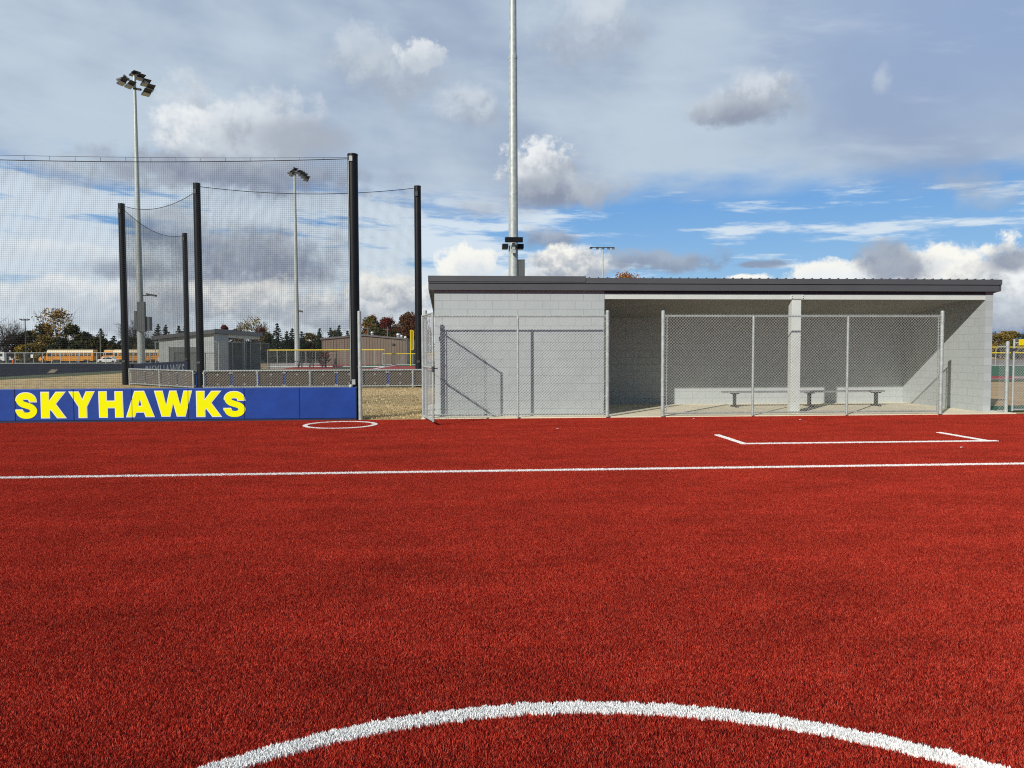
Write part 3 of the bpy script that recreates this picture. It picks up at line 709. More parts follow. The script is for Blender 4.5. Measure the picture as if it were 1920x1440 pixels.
# ---------------------------------------------------------------- nets
def net_panel(b, A, B, z0, zt, sag, r=.0016, pitch=.048):
    A = Vector((A[0], A[1], 0)); B = Vector((B[0], B[1], 0)); W_ = (B-A).length; n = int(W_/pitch)
    top = lambda t: (zt[0]*(1-t)+zt[1]*t)-sag*4*t*(1-t)
    for i in range(n+1):
        t = i/n; p = A.lerp(B, t); b.tube(p+Vector((0, 0, z0)), p+Vector((0, 0, top(t))), r, r, 3, False)
    m = int((max(zt)-z0)/pitch); seg = 14
    for j in range(m+1):
        v = j/m; pts = []
        for k in range(seg+1):
            t = k/seg; p = A.lerp(B, t); pts.append(p+Vector((0, 0, z0+(top(t)-z0)*v)))
        b.path(pts, r, 3)
    rope = [A.lerp(B, k/24)+Vector((0, 0, top(k/24))) for k in range(25)]
    return rope
def net(name, label, A, B, z0, zt, sag, r=.0016, rope=.009, hooks=True, group=None, pitch=.048):
    rt = empty(name, (A[0], A[1], z0), label, 'net', group)
    b = MB(); rp = net_panel(b, A, B, z0, zt, sag, r, pitch); b.build('netting', M['net'], rt)
    b = MB(); b.path(rp, rope, 6); b.build('edge_rope', M['net'], rt)
    if hooks:
        b = MB(); cab = []
        for k in range(25):
            t = k/24; p = Vector((A[0], A[1], 0)).lerp(Vector((B[0], B[1], 0)), t); cab.append(p+Vector((0, -.01, zt[0]*(1-t)+zt[1]*t-sag*.55*4*t*(1-t)+.03)))
        b.path(cab, .005, 5)
        for k in range(0, 25, 1): b.tube(cab[k], rp[k], .005, .005, 4)
        b.build('support_cable', M['dsteel'], rt)
    return rt
def pole(name, label, x, y, h, r0, r1, cat='pole', z=0.0, group=None, m='black', parts=None):
    rt = empty(name, (x, y, z), label, cat, group)
    b = MB(); b.tube((x, y, z), (x, y, z+h), r0, r1, 24); b.build('shaft', M[m], rt, smooth=False)
    for f in rt.children[0].data.polygons if rt.children else []: f.use_smooth = len(f.vertices) == 4
    b = MB(); b.tube((x, y, z+h), (x, y, z+h+.03), r1*1.05, r1*1.0, 24); b.build('cap', M[m], rt)
    return rt
NPX, NPY = XP(667, 780, 18.12), 18.12
np_ = pole('net_pole', 'thick black net pole at the end of the blue padded wall', NPX, NPY, 6.26, .122, .122)
b = MB(); b.tube((NPX-.085, NPY-.12, 6.12), (NPX-.085, NPY-.12, .92), .007, .007, 6); b.build('lift_cable', M['galv'], np_)
b = MB(); b.box(NPX-.06, NPX+.02, NPY-.16, NPY-.115, .84, .96); b.box(NPX-.07, NPX+.01, NPY-.14, NPY-.10, 6.10, 6.22); each(b, 'cable_bracket', M['galv'], np_)
b = MB(); b.sphere((NPX-.08, NPY-.19, .80), .05, 12, 8); b.build('knob', M['galv'], np_)
net('backstop_net', 'black square mesh backstop net rising above the lettered blue wall', (NPX-.10, 18.04), (NPX-13.6, 18.04), .78, (6.16, 6.2), .17, r=.0018, rope=.009)
b = MB()
# far backstop poles
FP = {}
for key, px, D, hpy, lab in (('a', 785.5, 34.2, 350, 'black net pole rising behind the left end of the near dugout'), ('b', 376, 33.7, 345, 'tallest looking black net pole standing in front of the far grey dugout'),
                        ('c', 235.5, 38.3, 383, 'black net pole at the left corner of the far backstop'), ('d', 352, 48.5, 438, 'thinnest and farthest black net pole of the far backstop')):
    p = at(px, 690, D*math.cos(YAW)); Y = p.y; top = at(px, hpy, Y); FP[key] = (p.x, Y, top.z)
    r = .165 if key != 'd' else .16
    rt = pole('net_pole', lab, p.x, Y, top.z, r, r*.93, z=0, group='black poles of the far backstop')
    b = MB(); b.box(p.x-.09, p.x+.05, Y-r-.03, Y-r+.01, 1.1, 1.2); b.box(p.x-.1, p.x+.02, Y-r-.03, Y-r+.01, top.z-.45, top.z-.25); each(b, 'cable_bracket', M['dsteel'], rt)
def fp(k): return FP[k][:2]
net('backstop_net', 'wide far net panel between the two right hand black poles', fp('a'), fp('b'), .8, (FP['a'][2]-.05, FP['b'][2]-.1), .30, r=.0017, rope=.014, hooks=False, group='net panels of the far backstop')
net('backstop_net', 'short far net panel sagging between the black poles left of the far dugout', fp('b'), fp('c'), .8, (FP['b'][2]-.3, FP['c'][2]-.05), .45, r=.0017, rope=.014, hooks=False, group='net panels of the far backstop')
net('backstop_net', 'farthest net panel running back beside the far dugout', fp('c'), fp('d'), .8, (FP['c'][2]-.15, FP['d'][2]-.1), .55, r=.0017, rope=.014, hooks=False, group='net panels of the far backstop')

# ---------------------------------------------------------------- far low fence with padded boards behind it
def padfence(label, A, B, n, h=.80):
    A = Vector((A[0], A[1], 0)); B = Vector((B[0], B[1], 0)); U = (B-A).normalized(); W_ = (B-A).length; Nn = Vector((-U.y, U.x, 0))
    if Nn.y < 0: Nn = -Nn
    posts = [W_*k/n for k in range(n+1)]
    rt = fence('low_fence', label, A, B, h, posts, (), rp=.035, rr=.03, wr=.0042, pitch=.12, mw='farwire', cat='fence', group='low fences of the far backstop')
    np2 = n*2; w = W_/np2; cxo = Vector((0, 0, 0)); ang = math.atan2(U.y, U.x)
    for k in range(np2):
        c = A+U*(w*(k+.5))+Nn*.10
        b = MB(); b.obox((c.x, c.y, h*.5), (w-.12, .05, h-.06), rz=ang); b.build('pad_back', M['plywood'], rt)
    b = MB()
    for k in range(np2+1):
        c = A+U*(w*k)+Nn*.13; b.obox((c.x, c.y, h*.5), (.11, .03, h-.1), rz=ang)
    each(b, 'blue_pad', M['pad'], rt)
    b = MB()
    for k in range(np2+1):
        for zz in (.13, h-.12):
            c = A+U*(w*k)+Nn*.06; b.obox((c.x, c.y, zz), (.16, .03, .06), rz=ang)
    for k in range(np2):
        for zz in (.2, h-.2):
            c = A+U*(w*(k+.5))+Nn*.065; b.obox((c.x, c.y, zz), (.075, .02, .075), ry=.78, rz=ang)
    each(b, 'bracket', M['alu'], rt)
    return rt
pa, pb, pc, pd = fp('a'), fp('b'), fp('c'), fp('d')
padfence('low chain link fence backed by padded boards seen behind the gate opening and blue wall', (pb[0]+.25, pb[1]-.35), (pa[0]+2.0, pa[1]-.30), 4+1)
padfence('short low chain link fence with plain brown boards between two black net poles', (pc[0]+.3, pc[1]-.3), (pb[0]-.25, pb[1]-.2), 2)
# inward face of the far corner wall, lettered
wroot = empty('padded_wall', (pc[0], pc[1], 0), 'far navy padded wall running back toward the far dugout with small pale lettering', 'padded wall')
A = Vector((pc[0]+.2, pc[1]+.3, 0)); B = Vector((pd[0], pd[1], 0)); U = (B-A).normalized(); Wd = (B-A).length; ang = math.atan2(U.y, U.x)
for k in range(5):
    c = A+U*(Wd*(k+.5)/5); b = MB(); b.obox((c.x, c.y, .52), (Wd/5-.02, .12, 1.0), rz=ang); b.build('pad_panel', M['navy'], wroot)
nr = Vector((U.y, -U.x, 0))
tc_ = bpy.data.curves.new('wall_lettering', 'FONT'); tc_.body = 'SKYHAWKS'; tc_.size = 1.0; tc_.extrude = .01; tc_.offset = .02; tc_.space_character = 1.15
to = bpy.data.objects.new('wall_lettering', tc_); COL.objects.link(to); dg = bpy.context.evaluated_depsgraph_get()
me = bpy.data.meshes.new_from_object(to.evaluated_get(dg)); bpy.data.objects.remove(to)
lo = bpy.data.objects.new('wall_lettering', me); COL.objects.link(lo); me.materials.clear(); me.materials.append(M['white']); lo.parent = wroot; ORG[lo] = ORG[wroot]
pS = A+U*1.6+nr*.075; lo.matrix_local = Matrix.Translation((pS.x-pc[0], pS.y-pc[1], .20)) @ Matrix.Rotation(ang, 4, 'Z') @ Matrix.Rotation(math.pi/2, 4, 'X') @ Matrix.Diagonal((1.25, .95, 1, 1))

# ---------------------------------------------------------------- far dugout
def far_dugout():
    A = at(402, 690, 57.5); A.z = terrain(57.5); cs, sn = math.cos(-YAW), math.sin(-YAW)
    zb = A.z
    rt = empty('dugout', (A.x, A.y, zb), 'smaller far grey dugout seen from its corner behind the far backstop fence', 'dugout')
    X0, X1 = A.x-4.0, A.x; Y0, Y1 = A.y, A.y+13.0
    Hh = 3.15
    dyo = 1.3; dyw = 2.9
    b = MB(); b.prism([(X0, zb), (X1, zb), (X1, zb+3.1), (X0, zb+2.6)], 'y', Y0, Y0+.2); b.build('side_wall', M['block_x'], rt)
    b = MB(); b.box(X0, X0+.2, Y0+.2, Y1, zb, zb+2.6); b.build('back_wall', M['block_y'], rt)
    b = MB(); b.box(X1-.2, X1, Y0+.2, Y0+3.6, zb, zb+3.05); b.build('front_wall', M['block_y'], rt)
    b = MB(); b.box(X0+.2, X1, Y1-.2, Y1, zb, zb+2.6); b.build('side_wall', M['block_x'], rt)
    b = MB(); b.box(X1-.12, X1-.02, Y0+3.6, Y1, zb+2.80, zb+3.09); b.build('header_beam', M['beam'], rt)
    b = MB(); b.box(X1-.2, X1, Y0+7.9, Y0+8.15, zb, zb+2.80); b.build('column', M['beam'], rt)
    b = MB(); b.prism([(X0-.4, zb+2.62), (X1+.15, zb+3.10), (X1+.15, zb+3.38), (X0-.4, zb+2.84)], 'y', Y0-.25, Y1+.25); b.build('roof', M['roof'], rt)
    b = MB(); b.box(X1+.15, X1+.18, Y0-.28, Y1+.28, zb+3.08, zb+3.42); b.build('fascia', M['fascia'], rt)
    b = MB(); b.prism([(X0-.42, zb+2.6), (X1+.15, zb+3.08), (X1+.15, zb+3.36), (X0-.42, zb+2.86)], 'y', Y0-.29, Y0-.25); b.build('rake_board', M['fascia'], rt)
    b = MB(); b.box(X0+.75, X1-1.0, Y0-.02, Y0+.01, zb, zb+2.05); d = b.build('door', M['cab'], rt)
    b = MB(); b.box(X0+.7, X0+.75, Y0-.03, Y0+.02, zb, zb+2.1); b.box(X1-1.0, X1-.95, Y0-.03, Y0+.02, zb, zb+2.1); each(b, 'door_frame', M['dsteel'], d)
    fx = X1+.7
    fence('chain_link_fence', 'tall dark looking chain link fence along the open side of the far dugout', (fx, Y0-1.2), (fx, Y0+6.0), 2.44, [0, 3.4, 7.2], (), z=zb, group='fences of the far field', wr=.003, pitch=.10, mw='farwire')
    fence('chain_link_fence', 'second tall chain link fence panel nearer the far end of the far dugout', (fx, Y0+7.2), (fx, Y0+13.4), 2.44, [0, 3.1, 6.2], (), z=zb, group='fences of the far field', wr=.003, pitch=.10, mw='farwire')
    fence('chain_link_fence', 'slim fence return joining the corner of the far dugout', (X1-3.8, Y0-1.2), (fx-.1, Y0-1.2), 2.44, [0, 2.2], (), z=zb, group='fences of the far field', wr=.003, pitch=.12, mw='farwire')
far_dugout()

# ---------------------------------------------------------------- light poles
def flood(b_body, b_lens, c, s=.7, yaw=0, tilt=.5):
    b_body.obox(c, (s, s*.75, s*.20), rx=-tilt, rz=yaw)
    M_ = Matrix.Rotation(yaw, 3, 'Z') @ Matrix.Rotation(-tilt, 3, 'X')
    v = M_ @ Vector((0, -s*.62, s*.09)); b_body.obox(Vector(c)+v, (s*1.02, s*.7, s*.04), rx=-tilt-.1, rz=yaw)
    w = M_ @ Vector((0, -.02, -s*.12)); b_lens.obox(Vector(c)+w, (s*.88, s*.66, s*.06), rx=-tilt, rz=yaw)
def light_pole(label, px, basepy, D, toppy, r0, r1, heads, arms, group, cab=None, smallbox=None, s=.75, yaws=None):
    p = at(px, basepy, D); z = terrain(D); top = at(px, toppy, D)
    dx = 0
    rt = empty('light_pole', (p.x, D, z), label, 'light pole', group)
    b = MB(); b.tube((p.x, D, z), (p.x, D, top.z), r0, r1, 20, True); sh = b.build('shaft', M['galv'], rt)
    for f in sh.data.polygons: f.use_smooth = len(f.vertices) == 4
    sh = None
    for (xa, ya, xb, yb, da, db) in arms:
        b = MB(); a_ = at(xa, ya, D+da); c_ = at(xb, yb, D+db); b.tube(a_, c_, .10, .10, 6); b.build('crossarm', M['dsteel'], rt)
    for (hx, hy, dy, yaw, ti) in heads:
        bb, bl = MB(), MB(); flood(bb, bl, at(hx, hy, D+dy), s, yaw, ti); o = bb.build('floodlight', M['dsteel'], rt); bl.build('lens', M['lens'], o)
    return rt, p, D, z
rt, p, D, z = light_pole('tall left hand stadium light pole with eight floodlights seen through the near net', 265.3, 680, 68, 143, .33, .12,
    [(227, 150, .5, 1.3, .2), (227.5, 155.5, -.5, 1.2, .5), (242, 161.5, -.9, 1.2, .5), (251, 140.5, 1.0, .9, .2), (261, 147, .5, .9, .3), (272, 158, .2, .8, .4), (280, 168, -.4, .8, .4), (274, 176, -1.0, .8, .4)],
    [(233, 141.5, 250, 158, .6, -.6), (248, 135, 279.5, 158.5, 1.2, -.6), (251, 166, 264, 168, -.4, -.9)], 'stadium light poles', s=.64)
b = MB(); q = at(266.5, 594, D-.3); sc = D/1400
b.obox((q.x, D-.4, q.z), (.62, .35, 2.6), 0, 0, 0); b.obox((q.x-.52, D-.2, q.z-.3), (.22, .5, 1.6)); b.obox((q.x+.5, D-.1, q.z-.6), (.3, .6, 1.2)); each(b, 'control_cabinet', M['cab'], rt)
b = MB(); q = at(284, 553, D); b.obox(q, (.75, .5, .16), ry=.2); b.tube((p.x, D, q.z-.05), (q.x, D, q.z-.05), .04, .04, 6); b.build('area_light', M['dsteel'], rt)
rt, p, D, z = light_pole('smaller looking middle stadium light pole seen through the net beside the far dugout', 557.5, 670, 98, 322, .36, .13,
    [(543, 324, .5, 1.3, .3), (547, 328, 0, 1.2, .5), (551, 320, .8, .9, .3), (559, 324, .5, .9, .3), (565, 328, 0, .8, .5), (570, 332, -.3, .8, .6), (574, 337, -.6, .8, .6)],
    [(545, 322, 554, 328, .5, -.5), (551, 314, 577, 339, 1, -1)], 'stadium light poles', s=.62)
b = MB(); q = at(563, 583.5, D); b.obox(q, (.55, .5, .22), ry=.15); b.tube((p.x, D, q.z), q, .05, .05, 6); b.build('area_light', M['dsteel'], rt)
rt, p, D, z = light_pole('distant slim stadium light pole with a straight row of lamps above the near dugout roof', 1130, 640, 178, 463, .22, .12,
    [(1108, 466, 0, .4, .4), (1120, 466.5, 0, .1, .4), (1130.5, 466.5, 0, 0, .4), (1141, 466.5, 0, -.2, .4), (1150, 466.5, 0, -.4, .4)], [(1106, 464, 1152, 464, 0, 0)], 'stadium light poles', s=.6)
# near pole behind the dugout
D = 25.6; p = at(963, 640, D)
rt = empty('light_pole', (p.x, D, 0), 'thick galvanised light pole rising out of the picture behind the near dugout', 'light pole', 'stadium light poles')
for z0_, z1_, ra, rb in ((0, 11.6, .178, .140), (11.5, 22.0, .128, .095)):
    b = MB(); b.tube((p.x, D, z0_), (p.x, D, z1_), ra, rb, 32); o = b.build('shaft', M['galv'], rt)
    for f in o.data.polygons: f.use_smooth = len(f.vertices) == 4
b = MB(); b.tube((p.x, D, 11.45), (p.x, D, 11.55), .150, .150, 24)
b.build('joint_collar', M['galv'], rt)
b = MB(); q = at(963.5, 449.5, D-.5); b.obox(q, (.60, .16, .18), rx=.15); b.obox((q.x-.27, D-.05, q.z-.17), (.2, .3, .17)); b.obox((q.x+.26, D-.05, q.z-.17), (.2, .3, .17)); sp = b.build('speaker_bar', M['black'], rt, bevel=.02)
b = MB(); b.obox((q.x, D-.28, q.z-.20), (.10, .2, .22)); b.obox((q.x, D-.30, q.z-.35), (.14, .12, .14)); b.tube((q.x, D-.3, q.z-.1), (q.x, D-.3, q.z-.25), .04, .04, 8); b.build('swivel_bracket', M['galv'], rt)
b = MB(); q = at(977.5, 500, D); b.box(q.x-.13, q.x-.02, D-.05, D+.2, 2.2, at(977, 487, D).z); b.box(q.x-.018, q.x+.11, D-.12, D+.22, 2.2, at(977, 487, D).z); each(b, 'control_cabinet', M['cab'], rt)
b = MB()
for k in range(4): b.obox((p.x+(k-1.5)*1.0, D-.4, 21.8), (.6, .45, .25), rx=-.4)
each(b, 'floodlight', M['dsteel'], rt)
b = MB(); b.tube((p.x-2, D-.1, 21.9), (p.x+2, D-.1, 21.9), .07, .07, 8); b.build('crossarm', M['dsteel'], rt)

# ---------------------------------------------------------------- buses, vans and lot fence
def make_bus(X, Y, label):
    z = terrain(Y); rt = empty('school_bus', (X, Y, z), label, 'bus', 'yellow school buses parked in the lot')
    Lb = 12.0; w = 2.5                                     # nose toward -x, front at X
    z0 = z+.55; hood = 1.9
    pr = [(-w/2, .0), (w/2, 0), (w/2, 1.75), (w/2-.18, 2.2), (-w/2+.18, 2.2), (-w/2, 1.75)]
    b = MB(); n = len(pr)
    b.prism([(Y+p_[0], z0+p_[1]) for p_ in pr], 'x', X+hood, X+Lb); b.build('body', M['bus'], rt, bevel=.06)
    b = MB(); b.prism([(Y-w/2+.12, z0+2.21), (Y+w/2-.12, z0+2.21), (Y+w/2-.35, z0+2.52), (Y-w/2+.35, z0+2.52)], 'x', X+hood+.1, X+Lb-.05); b.prism([(Y-w/2-.02, z0+1.88), (Y-w/2+.17, z0+2.3), (Y-w/2+.2, z0+2.2), (Y-w/2, z0+1.8)], 'x', X+hood+.05, X+Lb-.05)
    b.build('roof', M['busroof'], rt, bevel=.05)
    b = MB(); b.prism([(X, z0+.0), (X+hood, z0), (X+hood, z0+1.2), (X+.5, z0+.98), (X+.05, z0+.7)], 'y', Y-w/2+.25, Y+w/2-.25); b.build('hood', M['bus'], rt, bevel=.08)
    b = MB(); b.prism([(X+.35, z0-.1), (X+1.7, z0-.1), (X+1.55, z0+.45), (X+1.0, z0+.6), (X+.5, z0+.45)], 'y', Y-w/2+.02, Y-w/2+.3); b.build('fender', M['bus'], rt, bevel=.04)
    # side windows
    for k in range(10):
        xa = X+hood+1.25+k*.86; b = MB(); b.box(xa, xa+.68, Y-w/2-.012, Y-w/2+.02, z0+1.15, z0+1.70); o = b.build('window', M['glass'], rt)
        b = MB(); b.box(xa, xa+.68, Y-w/2-.02, Y-w/2-.013, z0+1.42, z0+1.46); b.build('sash', M['busroof'], o)
    b = MB(); b.box(X+hood+.2, X+hood+1.0, Y-w/2-.012, Y-w/2+.02, z0+1.05, z0+1.75); b.build('window', M['glass'], rt)
    b = MB(); b.box(X+hood-.02, X+hood+.02, Y-w/2+.2, Y+w/2-.2, z0+1.15, z0+1.9); b.build('windscreen', M['glass'], rt)
    b = MB(); b.box(X+Lb-.02, X+Lb+.02, Y-w/2+.3, Y+w/2-.3, z0+1.1, z0+1.75); b.build('rear_window', M['glass'], rt)
    b = MB()
    for zz in (.32, .72, 1.02): b.box(X+hood+.1, X+Lb-.05, Y-w/2-.03, Y-w/2, z0+zz, z0+zz+.05)
    each(b, 'rub_rail', M['tyre'], rt)
    b = MB(); b.box(X+3.3, X+4.8, Y-w/2-.02, Y-w/2+.02, z0+.04, z0+.26); b.box(X+9.9, X+11.2, Y-w/2-.02, Y-w/2+.02, z0+.04, z0+.26); each(b, 'side_grille', M['tyre'], rt)
    for xx in (X+1.05, X+8.5):
        for yy in (Y-w/2+.02, Y+w/2-.32):
            b = MB(); b.tube((xx, yy, z+.5), (xx, yy+.3, z+.5), .50, .50, 20); o = b.build('wheel', M['tyre'], rt)
            b = MB(); b.tube((xx, yy-.01, z+.5), (xx, yy+.02, z+.5), .24, .24, 14); b.build('rim', M['dsteel'], o)
    b = MB(); b.box(X-.12, X, Y-w/2+.1, Y+w/2-.1, z0-.08, z0+.18); b.box(X+Lb, X+Lb+.12, Y-w/2+.05, Y+w/2-.05, z0-.1, z0+.15); each(b, 'bumper', M['tyre'], rt)
    b = MB(); b.box(X+.25, X+.4, Y-w/2-.25, Y-w/2-.1, z0+.95, z0+1.3); b.tube((X+.4, Y-w/2-.15, z0+1.1), (X+1.0, Y-w/2+.3, z0+.9), .025, .025, 5); b.build('mirror', M['tyre'], rt)
    for yy in (Y-.75, Y+.75):
        b = MB(); b.tube((X-.02, yy, z0+.5), (X+.05, yy, z0+.5), .12, .12, 10); b.build('headlight', M['lens'], rt)
    return rt
BD = 176
bx = at(76.5, 670, BD).x
make_bus(bx, BD, 'yellow school bus parked leftmost with its hood beside the silver fence posts')
b1 = [o for o in bpy.data.objects if o.name == 'school_bus'][0]
dup(b1, (at(200, 670, BD).x, BD, terrain(BD)), 'yellow school bus parked behind the black corner pole and light pole')
dup(b1, (at(187, 670, 182).x+1.2, 182, terrain(182)), 'partly hidden school bus facing the camera between the two side on buses', rz=math.pi/2)
dup(b1, (at(216, 670, 186).x, 186, terrain(186)), 'rear school bus showing only its tail end next to the white van')
def make_van(X, Y, label, rz=0):
    z = terrain(Y); rt = empty('van', (X, Y, z), label, 'van')
    b = MB(); b.prism([(X-2.7, z+.35), (X+2.7, z+.35), (X+2.7, z+2.3), (X+2.5, z+2.5), (X-1.6, z+2.5), (X-2.1, z+1.45), (X-2.7, z+1.15)], 'y', Y-1, Y+1); b.build('body', M['vanw'], rt, bevel=.08)
    for xa, xb in ((-1.75, -.9), (-.7, .6), (.8, 2.2)): b = MB(); b.box(X+xa, X+xb, Y-1.012, Y-.98, z+1.45, z+2.1); b.build('window', M['glass'], rt)
    b = MB(); b.box(X+2.69, X+2.712, Y-.8, Y+.8, z+1.4, z+2.15); b.build('rear_window', M['glass'], rt)
    for xx in (-1.8, 1.7):
        for yy in (-1.02, .8): b = MB(); b.tube((X+xx, Y+yy, z+.35), (X+xx, Y+yy+.22, z+.35), .35, .35, 16); b.build('wheel', M['tyre'], rt)
    return rt
v0 = make_van(at(322, 670, 172).x, 172, 'white van parked at the right end of the bus row beside the far dugout')
v0.scale = (1, 1, 1.05)
dup(v0, (at(-8, 665, 200).x, 200, terrain(200)), 'white van roof showing above the lot fence at the left edge of the picture')
dup(v0, (at(18, 665, 205).x, 205, terrain(205)), 'second white van from the left edge behind the lot fence')
# pale car nose between the buses
def make_car(X, Y, label):
    z = terrain(Y); rt = empty('parked_car', (X, Y, z), label, 'car')
    b = MB(); b.prism([(X-2.1, z+.3), (X+2.1, z+.3), (X+2.1, z+.85), (X+1.6, z+.95), (X+.9, z+1.42), (X-.6, z+1.42), (X-1.2, z+.95), (X-2.05, z+.8)], 'y', Y-.85, Y+.85); b.build('body', M['vanw'], rt, bevel=.08)
    b = MB(); b.prism([(X-1.0, z+.95), (X+1.35, z+.95), (X+.8, z+1.34), (X-.5, z+1.34)], 'y', Y-.86, Y-.84); b.build('window', M['glass'], rt)
    for xx in (-1.35, 1.35):
        for yy in (-.87, .67): b = MB(); b.tube((X+xx, Y+yy, z+.32), (X+xx, Y+yy+.2, z+.32), .32, .32, 16); b.build('wheel', M['tyre'], rt)
    return rt
make_car(at(203, 672, 173).x, 173, 'low white car parked in the gap between the two yellow school buses')
LF = 168
xa, xb = at(-40, 670, LF).x, at(332, 670, LF).x; nps = 22
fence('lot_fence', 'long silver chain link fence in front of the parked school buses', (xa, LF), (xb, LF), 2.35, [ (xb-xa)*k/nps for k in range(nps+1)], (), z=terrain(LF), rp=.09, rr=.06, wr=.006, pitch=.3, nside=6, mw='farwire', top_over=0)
b = MB(); gx = at(57, 665, LF-1).x
rt = empty('lot_sign', (gx, LF-1, terrain(LF)), 'small white notice panel hung on the lot fence left of the buses', 'sign')
b.box(gx-.25, gx+.25, LF-.5, LF-.45, terrain(LF)+1.3, terrain(LF)+2.0); b.build('panel', M['white'], rt)
b = MB(); cxx = at(24.5, 670, LF-2).x
rt = empty('barrier_post', (cxx, LF-2, terrain(LF)), 'short orange marker post standing before the lot fence', 'marker')
b.tube((cxx, LF-2, terrain(LF)), (cxx, LF-2, terrain(LF)+1.1), .18, .12, 8); b.build('body', M['orange'], rt)
# utility lamp and power pole
D = 172; p = at(48.5, 650, D); t = at(48.5, 600, D); zt = t.z
rt = empty('lamp_post', (p.x, D, terrain(D)), 'old dark lamp post with a short crossarm at the left behind the lot', 'lamp post')
b = MB(); b.tube((p.x, D, terrain(D)), (p.x, D, zt), .14, .10, 10); b.build('pole', M['dsteel'], rt)
b = MB(); b.box(p.x-.75, p.x+.75, D-.06, D+.06, zt-.12, zt); b.build('crossarm', M['dsteel'], rt)
for dx in (-.75, 0.05, .8): b = MB(); b.obox((p.x+dx, D-.2, zt+.12), (.45, .5, .22), ry=.3); b.build('lamp_head', M['dsteel'], rt)
for px, ty, D, lab in ((188.5, 624, 190, 'plain grey utility pole standing behind the parked school buses'), (690.5, 612, 150, 'left of two utility poles behind the brown metal building'), (727, 613, 150, 'right of two utility poles behind the brown metal building')):
    p = at(px, 650, D); t = at(px, ty, D); rt = empty('utility_pole', (p.x, D, terrain(D)), lab, 'utility pole', 'wooden utility poles')
    b = MB(); b.tube((p.x, D, terrain(D)), (p.x, D, t.z), .16, .11, 8); b.build('pole', M['farwood'], rt)
    b = MB(); b.box(p.x-.9, p.x+.3, D-.05, D+.05, t.z-.5, t.z-.4); b.build('crossarm', M['farwood'], rt)
# white house among the trees
D = 215; p = at(227, 650, D); z = terrain(D); rt = empty('house', (p.x, D, z), 'small white gabled house showing between dark evergreens behind the buses', 'house')
b = MB(); b.prism([(p.x-2.6, z), (p.x+2.6, z), (p.x+2.6, z+3.2), (p.x, z+5.4), (p.x-2.6, z+3.2)], 'y', D, D+8); b.build('wall', M['vanw'], rt)
b = MB(); b.prism([(p.x-3, z+3.0), (p.x, z+5.55), (p.x+3, z+3.0), (p.x+3, z+3.25), (p.x, z+5.8), (p.x-3, z+3.25)], 'y', D-.4, D+8.4); b.build('roof', M['shingle'], rt)

# ---------------------------------------------------------------- brown metal building
def siding(b, x0, x1, y, z0, fz, step=.45):
    x = x0
    while x < x1-.01:
        x2 = min(x+step, x1); b.prism([(x, z0), (x+.09, z0), (x+.09, fz(x+.04)), (x, fz(x))], 'y', y-.05, y); x = x2
D = 125; xl_, xr_ = at(603.5, 650, D).x, at(763, 650, D).x; xm = at(682, 650, D).x; z = terrain(D)
zl, zm, zr = at(603.5, 634, D).z, at(682, 627.5, D).z, at(763, 634.5, D).z
rt = empty('metal_building', (xm, D, z), 'brown corrugated metal building with a low gable behind the yellow topped fence', 'building')
b = MB(); b.prism([(xl_, z), (xr_, z), (xr_, zr-.2), (xm, zm-.2), (xl_, zl-.2)], 'y', D, D+30)
fz = lambda x: (zl+(zm-zl)*(x-xl_)/(xm-xl_) if x < xm else zm+(zr-zm)*(x-xm)/(xr_-xm))-.22
siding(b, xl_, xr_, D, z, fz); b.build('wall', M['brown'], rt)
b = MB(); b.prism([(xl_-.2, zl-.25), (xm, zm-.2), (xr_+.2, zr-.25), (xr_+.2, zr+.02), (xm, zm+.05), (xl_-.2, zl+.02)], 'y', D-.25, D+30.2); rf = b.build('roof', M['shingle'], rt)
for px, py, r in ((698, 624, .32), (747, 628, .42), (753, 630.5, .3)):
    q = at(px, py, D+2); b = MB(); b.tube((q.x, D+2, q.z-.8), (q.x, D+2, q.z), r*.75, r*.75, 12); b.sphere((q.x, D+2, q.z), r, 12, 6, .8); b.build('roof_vent', M['alu'], rf)
b = MB(); q = at(737, 645.5, D-.1); b.obox(q, (.4, .3, .25)); b.build('wall_lamp', M['dsteel'], rt)
q = at(760, 632.5, D-.3); b = MB(); b.sphere(q, .22, 10, 6); b.build('globe_lamp', M['white'], rt)
q = at(762, 655, D-.3); b = MB(); b.box(q.x-.1, q.x+.1, D-.5, D-.3, z, zr-.1); b.build('downspout', M['shingle'], rt)

# ---------------------------------------------------------------- outfield fences, foul pole, bleachers
def yfence(label, pxa, Da, pxb, Db, h, n, group='yellow topped outfield fences'):
    A = at(pxa, 670, Da); B = at(pxb, 670, Db); Ym = (Da+Db)/2; z = terrain(Ym)
    W_ = math.hypot(B.x-A.x, B.y-A.y)
    return fence('outfield_fence', label, (A.x, Da), (B.x, Db), h, [W_*k/n for k in range(n+1)], (), z=z, rp=.05, rr=.075, wr=.004, pitch=.2, cap='fyellow', nside=6, mw='farwire', group=group, top_over=0)
yfence('yellow topped outfield fence between the far dugout and the black net pole', 502, 96, 722, 92, 2.15, 12)
yfence('lower yellow topped fence running behind the foul pole', 718, 112, 830, 112, 1.72, 6)
yfence('yellow topped fence crossing behind the gap at the right edge, upper rail', 1800, 90, 2000, 90, 2.25, 6)
yfence('nearer yellow topped fence behind the right side gate, lower rail', 1800, 78, 2000, 78, 1.5, 6)
D = 104; p = at(770, 670, D); t = at(770, 619, D); z = terrain(D)
rt = empty('foul_pole', (p.x, D, z), 'bright yellow foul pole with a mesh wing in front of the red maples', 'foul pole')
b = MB(); b.tube((p.x, D, z), (p.x, D, t.z), .07, .07, 10); b.build('pole', M['signy'], rt)
